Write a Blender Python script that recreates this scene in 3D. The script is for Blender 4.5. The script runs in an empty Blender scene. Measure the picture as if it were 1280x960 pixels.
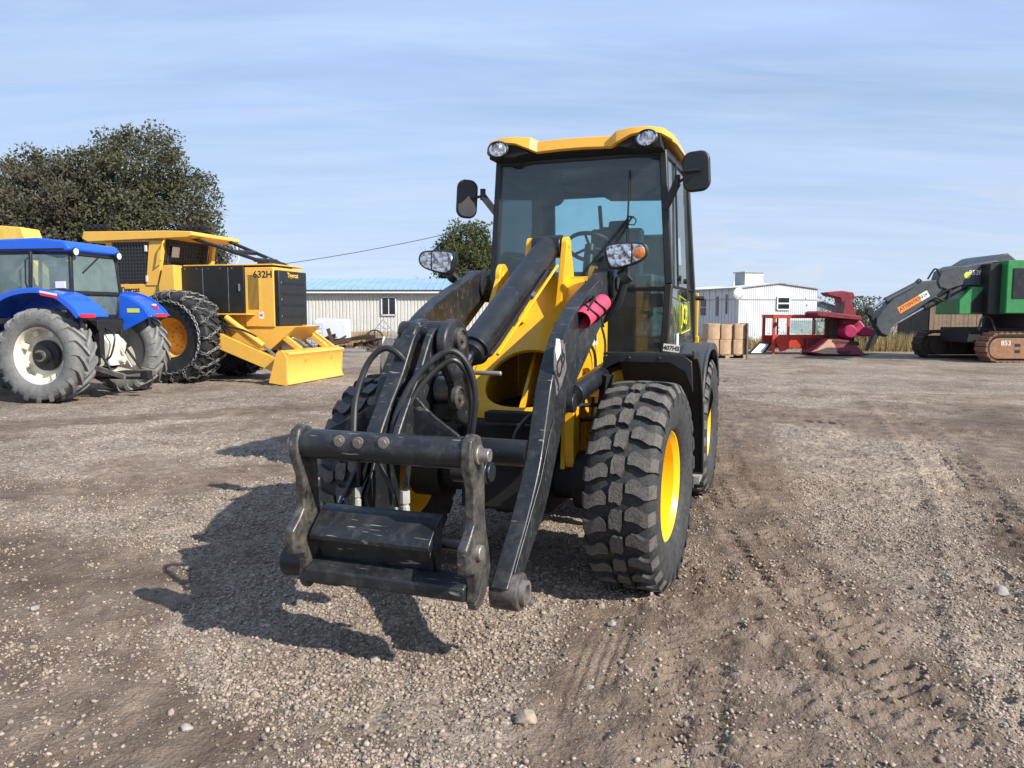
import bpy, bmesh, math, random
import numpy as np
from mathutils import Vector, Matrix, noise as mnoise
random.seed(7); np.random.seed(7)
R = math.radians
C = bpy.context.scene.collection
SC = bpy.context.scene
# ---------------------------------------------------------------- camera
cam = bpy.data.objects.new('camera', bpy.data.cameras.new('camera'))
C.objects.link(cam); SC.camera = cam
cam.data.sensor_width = 36; cam.data.lens = 27.0
cam.data.clip_start = .05; cam.data.clip_end = 6000
cam.location = (0, 0, 1.56); cam.rotation_euler = (R(90-5.24), 0, 0)
# ---------------------------------------------------------------- light
SUN_EL, SUN_DIR = 35.5, Vector((.79, -.613, 0)).normalized()    # horizontal direction towards the sun
sd = Vector((SUN_DIR.x*math.cos(R(SUN_EL)), SUN_DIR.y*math.cos(R(SUN_EL)), math.sin(R(SUN_EL))))
sun = bpy.data.objects.new('sun', bpy.data.lights.new('sun', 'SUN'))
C.objects.link(sun); sun.data.energy = 5.0; sun.data.angle = R(.53); sun.data.color = (1, .95, .87)
sun.rotation_euler = sd.to_track_quat('Z', 'Y').to_euler()
W = bpy.data.worlds.new('World'); SC.world = W; W.use_nodes = True
nt = W.node_tree; nt.nodes.clear()
def N(t, ty, **k):
    n = t.nodes.new(ty)
    for a, b in k.items():
        if a in n.bl_rna.properties: setattr(n, a, b)
        else: n.inputs[a].default_value = b
    return n
sky = N(nt, 'ShaderNodeTexSky', sky_type='NISHITA', sun_disc=False)
sky.sun_elevation = R(SUN_EL); sky.sun_rotation = math.atan2(sd.x, sd.y)
sky.altitude = 1400; sky.air_density = 1.0; sky.dust_density = 1.2; sky.ozone_density = 1.0
tc = N(nt, 'ShaderNodeTexCoord')
def wl(a, b): nt.links.new(a, b)
def ramp(t, fac, stops, interp='LINEAR'):
    r = t.nodes.new('ShaderNodeValToRGB'); r.color_ramp.interpolation = interp
    e = r.color_ramp.elements
    while len(e) < len(stops): e.new(.5)
    for i, (p, c) in enumerate(stops):
        e[i].position = p; e[i].color = (c if len(c) == 4 else (*c, 1)) if hasattr(c, '__len__') else (c, c, c, 1)
    t.links.new(fac, r.inputs[0]); return r.outputs[0]
# thin high veil: streaks stretched along one direction, on a plane far overhead
sep = N(nt, 'ShaderNodeSeparateXYZ'); wl(tc.outputs['Generated'], sep.inputs[0])
zz = N(nt, 'ShaderNodeMath', operation='ADD'); wl(sep.outputs[2], zz.inputs[0]); zz.inputs[1].default_value = .12
dx = N(nt, 'ShaderNodeMath', operation='DIVIDE'); wl(sep.outputs[0], dx.inputs[0]); wl(zz.outputs[0], dx.inputs[1])
dy = N(nt, 'ShaderNodeMath', operation='DIVIDE'); wl(sep.outputs[1], dy.inputs[0]); wl(zz.outputs[0], dy.inputs[1])
cb = N(nt, 'ShaderNodeCombineXYZ'); wl(dx.outputs[0], cb.inputs[0]); wl(dy.outputs[0], cb.inputs[1])
mp = N(nt, 'ShaderNodeMapping'); mp.inputs['Rotation'].default_value = (0, 0, R(-24)); mp.inputs['Scale'].default_value = (.38, 1.5, 1)
wl(cb.outputs[0], mp.inputs[0])
n1 = N(nt, 'ShaderNodeTexNoise', Scale=1.15, Detail=6, Roughness=.55, Distortion=.4); wl(mp.outputs[0], n1.inputs['Vector'])
veil = ramp(nt, n1.outputs[0], [(.32, .52), (.72, .98)])
# low cumulus near the horizon
mp2 = N(nt, 'ShaderNodeMapping'); mp2.inputs['Scale'].default_value = (1, 1, 3.6); mp2.inputs['Location'].default_value = (3.1, 1.7, .35)
wl(tc.outputs['Generated'], mp2.inputs[0])
n2 = N(nt, 'ShaderNodeTexNoise', Scale=5.2, Detail=7, Roughness=.56); wl(mp2.outputs[0], n2.inputs['Vector'])
cum = ramp(nt, n2.outputs[0], [(.50, 0.), (.60, .85)])
hz = ramp(nt, sep.outputs[2], [(.0, .55), (.10, .34), (.32, .0)])
zr = ramp(nt, sep.outputs[2], [(.0, .0), (.015, 1.), (.085, .85), (.16, 0.)])
cm = N(nt, 'ShaderNodeMath', operation='MULTIPLY'); wl(cum, cm.inputs[0]); wl(zr, cm.inputs[1])
xr = ramp(nt, sep.outputs[0], [(.05, .0), (.35, 1.)])
cm2 = N(nt, 'ShaderNodeMath', operation='MULTIPLY'); wl(cm.outputs[0], cm2.inputs[0]); wl(xr, cm2.inputs[1])
m1 = N(nt, 'ShaderNodeMixRGB'); wl(veil, m1.inputs[0]); wl(sky.outputs[0], m1.inputs[1]); m1.inputs[2].default_value = (3.95, 5.45, 8.3, 1)
ccol = ramp(nt, n2.outputs[0], [(.55, (6.3, 6.6, 7.2)), (.72, (3.6, 4.2, 5.3))])
m2 = N(nt, 'ShaderNodeMixRGB'); wl(cm2.outputs[0], m2.inputs[0]); mh = N(nt, 'ShaderNodeMixRGB'); wl(hz, mh.inputs[0]); wl(m1.outputs[0], mh.inputs[1]); mh.inputs[2].default_value = (5.6, 6.5, 7.6, 1)
mpw = N(nt, 'ShaderNodeMapping'); mpw.inputs['Rotation'].default_value = (0, 0, R(-28)); mpw.inputs['Scale'].default_value = (.55, 2.6, 1); wl(cb.outputs[0], mpw.inputs[0])
nw = N(nt, 'ShaderNodeTexNoise', Scale=1.5, Detail=9, Roughness=.62, Distortion=.7); wl(mpw.outputs[0], nw.inputs['Vector'])
wf = ramp(nt, nw.outputs[0], [(.42, .0), (.80, .38)]); mw = N(nt, 'ShaderNodeMixRGB'); wl(wf, mw.inputs[0]); wl(mh.outputs[0], mw.inputs[1]); mw.inputs[2].default_value = (6.3, 7.1, 8.5, 1)
wl(mw.outputs[0], m2.inputs[1]); wl(ccol, m2.inputs[2])
bg = N(nt, 'ShaderNodeBackground', Strength=.088); wl(m2.outputs[0], bg.inputs[0])
wo = N(nt, 'ShaderNodeOutputWorld'); wl(bg.outputs[0], wo.inputs[0])
vs = SC.view_settings; vs.view_transform = 'Standard'; vs.look = 'None'; vs.exposure = 0.50; vs.gamma = 1
vs.use_curve_mapping = False
SC.cycles.max_bounces = 6; SC.cycles.transparent_max_bounces = 12

# ---------------------------------------------------------------- materials
def mat(name, col, rough=.5, metal=0., var=.12, vscale=6., dust=0., dcol=(.30, .25, .20), bump=0., bscale=40., spec=.5, streak=0., coat=0., scratch=0.):
    m = bpy.data.materials.new(name); m.use_nodes = True; t = m.node_tree
    b = t.nodes['Principled BSDF']; L = t.links.new
    tcn = N(t, 'ShaderNodeTexCoord')
    nz = N(t, 'ShaderNodeTexNoise', Scale=vscale, Detail=6, Roughness=.6); L(tcn.outputs['Object'], nz.inputs['Vector'])
    lo = tuple(c*(1-var) for c in col); hi = tuple(min(1, c*(1+var)) for c in col)
    c = ramp(t, nz.outputs[0], [(.3, lo), (.7, hi)])
    if dust > 0:
        n2_ = N(t, 'ShaderNodeTexNoise', Scale=vscale*2.3, Detail=9, Roughness=.72, Distortion=.3)
        L(tcn.outputs['Object'], n2_.inputs['Vector'])
        f = ramp(t, n2_.outputs[0], [(.62-.30*dust, .0), (.80, min(1., dust))])
        mx = N(t, 'ShaderNodeMixRGB'); L(f, mx.inputs[0]); L(c, mx.inputs[1]); mx.inputs[2].default_value = (*dcol, 1); c = mx.outputs[0]
    if streak > 0:
        mp_ = N(t, 'ShaderNodeMapping'); mp_.inputs['Scale'].default_value = (22, 22, 1.2); L(tcn.outputs['Object'], mp_.inputs[0])
        n3 = N(t, 'ShaderNodeTexNoise', Scale=1.5, Detail=5, Roughness=.6); L(mp_.outputs[0], n3.inputs['Vector'])
        f = ramp(t, n3.outputs[0], [(.52, .0), (.75, streak)])
        mx = N(t, 'ShaderNodeMixRGB'); L(f, mx.inputs[0]); L(c, mx.inputs[1]); mx.inputs[2].default_value = (*dcol, 1); c = mx.outputs[0]
    if scratch > 0:
        for k_, (rot, sc_) in enumerate((((.3, .5, .8), (3, 60, 8)), ((1.2, .2, 2.1), (4, 50, 9)))):
            mp_ = N(t, 'ShaderNodeMapping'); mp_.inputs['Scale'].default_value = sc_; mp_.inputs['Rotation'].default_value = rot
            L(tcn.outputs['Object'], mp_.inputs[0])
            n3 = N(t, 'ShaderNodeTexNoise', Scale=2.2, Detail=3, Roughness=.5); L(mp_.outputs[0], n3.inputs['Vector'])
            f = ramp(t, n3.outputs[0], [(.68, .0), (.74, scratch)])
            mx = N(t, 'ShaderNodeMixRGB'); L(f, mx.inputs[0]); L(c, mx.inputs[1]); mx.inputs[2].default_value = (.33, .31, .28, 1); c = mx.outputs[0]
    L(c, b.inputs['Base Color'])
    r = ramp(t, nz.outputs[0], [(.3, max(.03, rough-.1)), (.7, min(1, rough+.12))]); L(r, b.inputs['Roughness'])
    b.inputs['Metallic'].default_value = metal; b.inputs['Specular IOR Level'].default_value = spec
    b.inputs['Coat Weight'].default_value = coat; b.inputs['Coat Roughness'].default_value = .08
    if bump > 0:
        n4 = N(t, 'ShaderNodeTexNoise', Scale=bscale, Detail=4, Roughness=.6); L(tcn.outputs['Object'], n4.inputs['Vector'])
        bp = N(t, 'ShaderNodeBump', Strength=bump, Distance=.01); L(n4.outputs[0], bp.inputs['Height']); L(bp.outputs[0], b.inputs['Normal'])
    return m
def glass(name, tint=(.62, .80, .80), refl=.9, rough=.01, dirt=.06, ds=7, film_col=(.35, .34, .32)):
    m = bpy.data.materials.new(name); m.use_nodes = True; t = m.node_tree; t.nodes.clear(); L = t.links.new
    tr = N(t, 'ShaderNodeBsdfTransparent'); tr.inputs[0].default_value = (*tint, 1)
    gl = N(t, 'ShaderNodeBsdfGlossy'); gl.inputs['Roughness'].default_value = rough; gl.inputs[0].default_value = (refl, refl, refl, 1)
    fr = N(t, 'ShaderNodeFresnel', IOR=1.5)
    mx = N(t, 'ShaderNodeMixShader'); L(fr.outputs[0], mx.inputs[0]); L(tr.outputs[0], mx.inputs[1]); L(gl.outputs[0], mx.inputs[2])
    df = N(t, 'ShaderNodeBsdfDiffuse'); df.inputs[0].default_value = (*film_col, 1)
    tcn = N(t, 'ShaderNodeTexCoord'); nz = N(t, 'ShaderNodeTexNoise', Scale=ds, Detail=8, Roughness=.7); L(tcn.outputs['Object'], nz.inputs['Vector'])
    f = ramp(t, nz.outputs[0], [(.3, dirt*.5), (.8, dirt*1.8)])
    m3 = N(t, 'ShaderNodeMixShader'); L(f, m3.inputs[0]); L(mx.outputs[0], m3.inputs[1]); L(df.outputs[0], m3.inputs[2])
    o = N(t, 'ShaderNodeOutputMaterial'); L(m3.outputs[0], o.inputs[0]); return m
M = {}
M['yellow'] = mat('loader_yellow', (.80, .43, .012), .32, var=.05, dust=.22, dcol=(.42, .27, .08), coat=.3)
M['rimyellow'] = mat('rim_yellow', (.86, .53, .010), .38, var=.04, dust=.12, dcol=(.45, .30, .10))
M['roofyellow'] = mat('roof_yellow', (.84, .44, .055), .38, var=.03)
M['black'] = mat('loader_black', (.013, .015, .018), .36, var=.25, dust=.22, dcol=(.07, .066, .062), scratch=.25, bump=.08)
M['blackclean'] = mat('black_plastic', (.014, .015, .017), .42, var=.2, dust=.15, dcol=(.06, .055, .05), bump=.1, bscale=200)
M['matteblack'] = mat('matte_black', (.008, .008, .009), .7, var=.2)
M['fender'] = mat('fender_plastic', (.040, .045, .052), .5, var=.15, dust=.25, dcol=(.12, .115, .11), bump=.15, bscale=160)
M['worn'] = mat('worn_steel', (.034, .034, .034), .40, metal=.25, var=.5, vscale=7, dust=.72, dcol=(.27, .235, .195), bump=.25, bscale=30, scratch=.5)
M['wornblack'] = mat('worn_black_steel', (.016, .018, .021), .38, metal=.0, var=.35, vscale=7, dust=.42, dcol=(.13, .12, .105), bump=.15, bscale=30, scratch=.7)
M['rimyellow'].node_tree.nodes['Principled BSDF'].inputs['Coat Weight'].default_value = .15
M['steel'] = mat('bright_steel', (.55, .55, .56), .18, metal=1., var=.15)
M['dullsteel'] = mat('dull_steel', (.36, .33, .30), .42, metal=.7, var=.3, dust=.4, dcol=(.28, .2, .14))
M['rubber'] = mat('tyre_rubber', (.028, .028, .029), .72, var=.3, vscale=14, dust=.55, dcol=(.12, .11, .10), bump=.3, bscale=60)
M['tread'] = mat('tread_rubber', (.072, .067, .062), .85, var=.4, vscale=16, dust=.9, dcol=(.20, .178, .155), bump=.6, bscale=90)
M['hose'] = mat('hose_rubber', (.018, .018, .019), .42, var=.2, dust=.2, dcol=(.10, .09, .08))
M['white'] = mat('white_paint', (.72, .72, .70), .45, var=.06, dust=.15, dcol=(.4, .37, .33))
M['glass'] = glass('tinted_cab_glass', (.80, .94, .955))
M['glass2'] = glass('dusty_sheen_glass', (.86, .96, .93), dirt=.24, ds=1.6, film_col=(.36, .46, .45))  # dust film, its teal colour also painting in the sky reflection on the panes
M['lens'] = mat('clear_lamp_lens', (.70, .71, .72), .06, metal=.95, var=.3, vscale=14, spec=.8, bump=1.0, bscale=16)
def lens_material():
    m = bpy.data.materials.new('reflector_lens'); m.use_nodes = True; t = m.node_tree; b = t.nodes['Principled BSDF']
    tcn = N(t, 'ShaderNodeTexCoord'); mp_ = N(t, 'ShaderNodeMapping'); mp_.inputs['Scale'].default_value = (34, 4, 20); t.links.new(tcn.outputs['Object'], mp_.inputs[0])
    v = N(t, 'ShaderNodeTexVoronoi', Scale=1.0); t.links.new(mp_.outputs[0], v.inputs['Vector'])
    c = ramp(t, v.outputs['Distance'], [(.0, (.85, .86, .88)), (.55, (.62, .63, .65)), (.8, (.16, .16, .17))]); t.links.new(c, b.inputs['Base Color'])
    bp = N(t, 'ShaderNodeBump', Strength=1.0, Distance=.02); t.links.new(v.outputs['Distance'], bp.inputs['Height']); t.links.new(bp.outputs[0], b.inputs['Normal'])
    b.inputs['Metallic'].default_value = .92; b.inputs['Roughness'].default_value = .08; b.inputs['Coat Weight'].default_value = .6; return m
M['lens'] = lens_material()
M['amber'] = mat('amber_lens', (.75, .22, .05), .2, metal=.3, var=.45, vscale=40, coat=.5)
M['mirrorglass'] = mat('mirror_glass', (.8, .8, .8), .03, metal=1., var=.02)
M['pink'] = mat('pink_canvas', (.72, .05, .11), .8, var=.25, vscale=18, bump=.5, bscale=60, dust=.35, dcol=(.35, .06, .08))
M['seat'] = mat('seat_fabric', (.030, .034, .040), .85, var=.2)
M['darkgrey'] = mat('dark_grey_trim', (.055, .058, .062), .6, var=.15, dust=.15, dcol=(.11, .1, .095))
M['ylogo'] = mat('logo_yellow', (.62, .60, .02), .5, var=.05)
M['decal'] = mat('black_decal', (.012, .012, .012), .5, var=.05)

# ---------------------------------------------------------------- helpers
def spline(pts, n=6, closed=False):
    P = [Vector(p) for p in pts]; out = []
    m = len(P)
    rng = range(m) if closed else range(m-1)
    for i in rng:
        p1, p2 = P[i], P[(i+1) % m]
        p0 = P[(i-1) % m] if (closed or i > 0) else p1*2-p2
        p3 = P[(i+2) % m] if (closed or i < m-2) else p2*2-p1
        for k in range(n):
            t = k/n
            out.append(.5*((2*p1)+(p2-p0)*t+(2*p0-5*p1+4*p2-p3)*t*t+(3*p1-p0-3*p2+p3)*t**3))
    if not closed: out.append(P[-1])
    return [tuple(q) for q in out]
def spline2(pts, n=6, closed=False): return [(q[0], q[1]) for q in spline([(a, b, 0) for a, b in pts], n, closed)]
def strip(pts, t):
    """closed outline of a polyline given thickness t (2d)"""
    A, B = [], []
    for i, p in enumerate(pts):
        a = Vector(pts[max(0, i-1)]); b = Vector(pts[min(len(pts)-1, i+1)]); d = (b-a).normalized(); n = Vector((-d.y, d.x))
        A.append(tuple(Vector(p)+n*t/2)); B.append(tuple(Vector(p)-n*t/2))
    return A+B[::-1]
def circ(cx, cy, r, n=24, a0=0, a1=2*math.pi):
    return [(cx+r*math.cos(a0+(a1-a0)*i/n), cy+r*math.sin(a0+(a1-a0)*i/n)) for i in range(n+(0 if abs(a1-a0-2*math.pi) < 1e-6 else 1))]
def rrect(x0, z0, x1, z1, r, n=5):
    o = []
    for cx, cz, a in ((x1-r, z0+r, -90), (x1-r, z1-r, 0), (x0+r, z1-r, 90), (x0+r, z0+r, 180)):
        o += [(cx+r*math.cos(R(a+90*i/n)), cz+r*math.sin(R(a+90*i/n))) for i in range(n+1)]
    return o
class MB:
    def __init__(s): s.bm = bmesh.new(); s.mi = 0; s.M = Matrix()
    def v(s, p): return s.bm.verts.new(s.M @ Vector(p))
    def f(s, vs):
        try:
            f = s.bm.faces.new(vs); f.material_index = s.mi; f.smooth = True; return f
        except ValueError: return None
    def raw(s, V, F):
        vs = [s.v(p) for p in V]
        for f in F: s.f([vs[i] for i in f])
        return s
    def box(s, c, sz, rot=(0, 0, 0), top=None):
        hx, hy, hz = sz[0]/2, sz[1]/2, sz[2]/2
        from mathutils import Euler
        E = Euler([R(a) for a in rot]).to_matrix(); V = []
        for z in (-1, 1):
            for x, y in ((-1, -1), (1, -1), (1, 1), (-1, 1)):
                k = top if (top and z > 0) else (1, 1)
                V.append(Vector(c)+E@Vector((x*hx*k[0], y*hy*k[1], z*hz)))
        return s.raw(V, [(3, 2, 1, 0), (4, 5, 6, 7), (0, 1, 5, 4), (1, 2, 6, 5), (2, 3, 7, 6), (3, 0, 4, 7)])
    def hexa(s, b, t):
        """b,t: four bottom / four top corners"""
        return s.raw(list(b)+list(t), [(3, 2, 1, 0), (4, 5, 6, 7), (0, 1, 5, 4), (1, 2, 6, 5), (2, 3, 7, 6), (3, 0, 4, 7)])
    def prism(s, pts, axis, a, b):
        def P(u, w, k): return {'x': (k, u, w), 'y': (u, k, w), 'z': (u, w, k)}[axis]
        n = len(pts); A = [s.v(P(u, w, a)) for u, w in pts]; B = [s.v(P(u, w, b)) for u, w in pts]
        s.f(A[::-1]); s.f(B)
        for i in range(n): s.f([A[i], A[(i+1) % n], B[(i+1) % n], B[i]])
        return s
    def tube(s, pts, r, n=10, cap=True):
        P = [Vector(p) for p in pts]; rings = []
        T = [(P[min(i+1, len(P)-1)]-P[max(i-1, 0)]).normalized() for i in range(len(P))]
        up = Vector((0, 0, 1)) if abs(T[0].z) < .9 else Vector((1, 0, 0))
        u = T[0].cross(up).normalized()
        for i, p in enumerate(P):
            u = (u-T[i]*u.dot(T[i])).normalized(); w = T[i].cross(u)
            rr = r[i] if hasattr(r, '__len__') else r
            rings.append([s.v(p+u*rr*math.cos(2*math.pi*k/n)+w*rr*math.sin(2*math.pi*k/n)) for k in range(n)])
        for a, b in zip(rings, rings[1:]):
            for k in range(n): s.f([a[k], a[(k+1) % n], b[(k+1) % n], b[k]])
        if cap: s.f(rings[0][::-1]); s.f(rings[-1])
        return s
    def cyl(s, p0, p1, r, r1=None, n=20): return s.tube([p0, p1], [r, r if r1 is None else r1], n)
    def beam(s, p0, p1, w, h, up=(0, 0, 1)):
        p0, p1 = Vector(p0), Vector(p1); d = (p1-p0).normalized(); a = d.cross(Vector(up)).normalized(); b = a.cross(d)
        q = [a*(-w/2)-b*(h/2), a*(w/2)-b*(h/2), a*(w/2)+b*(h/2), a*(-w/2)+b*(h/2)]
        return s.hexa([p0+k for k in q], [p1+k for k in q])
    def lathe(s, prof, c=(0, 0, 0), axis='x', n=48, closed=False, cap=True):
        c = Vector(c); rings = []
        for r, h in prof:
            ring = []
            for k in range(n):
                a = 2*math.pi*k/n; co, si = r*math.cos(a), r*math.sin(a)
                ring.append(s.v(c+Vector({'x': (h, co, si), 'y': (co, h, si), 'z': (co, si, h)}[axis])))
            rings.append(ring)
        pr = list(zip(rings, rings[1:]))+([(rings[-1], rings[0])] if closed else [])
        for a, b in pr:
            for k in range(n): s.f([a[k], a[(k+1) % n], b[(k+1) % n], b[k]])
        if not closed and cap:
            if prof[0][0] > 1e-4: s.f(rings[0][::-1])
            if prof[-1][0] > 1e-4: s.f(rings[-1])
        return s
    def build(s, name, m, parent=None, bevel=0., ang=32, seg=2, col=None):
        bmesh.ops.recalc_face_normals(s.bm, faces=s.bm.faces)
        for e in s.bm.edges:
            if len(e.link_faces) == 2:
                try:
                    if e.calc_face_angle() > R(ang): e.smooth = False
                except ValueError: pass
        me = bpy.data.meshes.new(name); s.bm.to_mesh(me); s.bm.free()
        for k in (m if isinstance(m, (list, tuple)) else [m]): me.materials.append(k)
        o = bpy.data.objects.new(name, me); C.objects.link(o)
        if parent: o.parent = parent
        if bevel:
            b = o.modifiers.new('bevel', 'BEVEL'); b.width = bevel; b.segments = seg; b.limit_method = 'ANGLE'; b.angle_limit = R(40)
            b.use_clamp_overlap = True
        return o
def tag(o, label=None, cat=None, group=None, kind=None):
    if label: o['label'] = label
    if cat: o['category'] = cat
    if group: o['group'] = group
    if kind: o['kind'] = kind
    return o
def empty(name, loc, rz=0, **k):
    o = bpy.data.objects.new(name, None); C.objects.link(o); o.location = loc; o.rotation_euler = (0, 0, R(rz)); o.empty_display_size = .2
    return tag(o, **k)
def copy_tree(o, parent=None):
    c = o.copy(); C.objects.link(c)
    if parent: c.parent = parent
    for ch in list(o.children): copy_tree(ch, c)
    return c
def text_mesh(name, body, size, m, parent, M4, thick=.0015, bold=0., shear=0., spacing=1.):
    cu = bpy.data.curves.new(name, 'FONT'); cu.body = body; cu.size = size; cu.extrude = thick; cu.align_x = 'CENTER'; cu.align_y = 'CENTER'
    cu.offset = bold; cu.shear = shear; cu.space_character = spacing; cu.resolution_u = 3
    t = bpy.data.objects.new(name, cu); C.objects.link(t)
    dg = bpy.context.evaluated_depsgraph_get(); me = bpy.data.meshes.new_from_object(t.evaluated_get(dg)); me.materials.clear(); me.materials.append(m)
    bpy.data.objects.remove(t); o = bpy.data.objects.new(name, me); C.objects.link(o)
    me.transform(M4)
    if parent: o.parent = parent
    return o
def each(name, m, parent, fns, bevel=0., **k):
    return [part(name, m, parent, f, bevel=bevel, **k) for f in fns]
def frame4(o, x, y):
    """matrix with origin o, text baseline dir x, up dir y"""
    x = Vector(x).normalized(); y = Vector(y); y = (y-x*y.dot(x)).normalized(); z = x.cross(y)
    m = Matrix((x, y, z)).transposed().to_4x4(); m.translation = Vector(o); return m

def part(name, m, parent, fn, bevel=0., **k):
    mb = MB(); fn(mb); return mb.build(name, m, parent, bevel=bevel, **k)
def at(u, v, Y):
    """point of the yard at distance Y seen in direction (u, v) of a 1280x960 view with its horizon at 392"""
    return Vector(((u-640)/960*Y*(1+(v-392)*.0000), Y, 1.56+(392-v)/960*Y))
# ---------------------------------------------------------------- ground
def _hash(ix, iy, s):
    h = (ix*374761393+iy*668265263+s*982451653) & 0xffffffff
    h = ((h ^ (h >> 13))*1274126177) & 0xffffffff
    return ((h ^ (h >> 16)) & 0xffff)/65535.
def vnoise(x, y, f, s=0):
    x = x*f; y = y*f; ix = np.floor(x).astype(np.int64); iy = np.floor(y).astype(np.int64)
    fx = x-ix; fy = y-iy; fx = fx*fx*(3-2*fx); fy = fy*fy*(3-2*fy)
    a = _hash(ix, iy, s); b = _hash(ix+1, iy, s); c = _hash(ix, iy+1, s); d = _hash(ix+1, iy+1, s)
    return (a*(1-fx)+b*fx)*(1-fy)+(c*(1-fx)+d*fx)*fy
def rot(x, y, a): c, s = math.cos(a), math.sin(a); return c*x-s*y, s*x+c*y
def fbm(x, y, f, o, s=0, g=.5):
    r = 0; A = 1; T = 0
    for i in range(o):
        xr, yr = rot(x, y, .6*i+.3); r = r+A*vnoise(xr, yr, f*2.03**i, s+i); T += A; A *= g
    return r/T
def sstep(a, b, x): t = np.clip((x-a)/(b-a), 0, 1); return t*t*(3-2*t)
def path_dist(x, y, pts):
    """distance and arclength to a polyline"""
    best = np.full(x.shape, 1e9); arc = np.zeros(x.shape); side = np.zeros(x.shape); L0 = 0
    for (ax, ay), (bx, by) in zip(pts, pts[1:]):
        dx, dy = bx-ax, by-ay; L = math.hypot(dx, dy)
        t = np.clip(((x-ax)*dx+(y-ay)*dy)/L/L, 0, 1)
        qx = x-(ax+dx*t); qy = y-(ay+dy*t); d = np.hypot(qx, qy); m = d < best
        best = np.where(m, d, best); arc = np.where(m, L0+t*L, arc); side = np.where(m, (qx*dy-qy*dx)/L, side); L0 += L
    return best, arc, side
# tyre tracks: path, half width, lug pitch, lug slant, depth
TRACKS = [
    (spline2([(.12, 1.6), (.24, 2.64), (.42, 3.4), (.58, 3.9)], 5), .13, .048, .0, .010, 1),
    (spline2([(.50, 1.6), (.62, 2.64), (.95, 3.86), (1.15, 4.6)], 5), .20, .085, .25, .020, 0),
    (spline2([(1.45, 1.6), (1.46, 2.64), (1.60, 3.67), (1.72, 5.0), (2.0, 7.2), (2.8, 10.5)], 5), .24, .11, -.5, .024, 0),
    (spline2([(2.05, 1.9), (2.25, 3.0), (2.9, 4.4), (3.9, 6.4), (4.9, 8.9), (6.8, 14)], 5), .26, .16, .55, .030, 0),
    (spline2([(-3.2, 2.3), (-2.0, 3.4), (-1.75, 5.0), (-2.9, 8.0), (-6, 11)], 5), .22, .10, .4, .008, 0),
    (spline2([(9, 8), (6.2, 9.8), (4.0, 11.5), (2.5, 14.5), (2, 20)], 5), .30, .16, .5, .030, 0),
    (spline2([(14, 9.5), (9.0, 11.5), (5.8, 15.0), (4.5, 22)], 5), .30, .16, -.5, .026, 0),
    (spline2([(-1.4, 7.5), (-3.8, 9.3), (-5.8, 12.5), (-4, 19)], 5), .26, .14, .5, .016, 0),
]
DIRT = [  # smoother brown dirt: centre line, half width
    (spline2([(-3.6, 2.0), (-2.3, 3.2), (-2.6, 4.3), (-4.2, 5.2)], 4), .62),
    (spline2([(-1.3, 2.0), (-1.75, 3.1)], 3), .45),
    (spline2([(.25, 1.6), (.32, 2.9), (.55, 3.7)], 3), .30),
    (spline2([(1.2, 1.6), (1.3, 3.2), (1.6, 4.8), (2.2, 7.6), (3.6, 12)], 4), .65),
    (spline2([(2.7, 2.6), (3.6, 5.0), (5.0, 8.0), (8, 12.5)], 4), .34),
    (spline2([(10, 8.5), (5, 11), (3.2, 15), (3, 24)], 4), .9),
    (spline2([(-6, 7.2), (-4.0, 6.6), (-2, 7.6)], 4), .40),
    (spline2([(-12, 9.5), (-7, 10.6), (-3, 13)], 4), .55),
]
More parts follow.
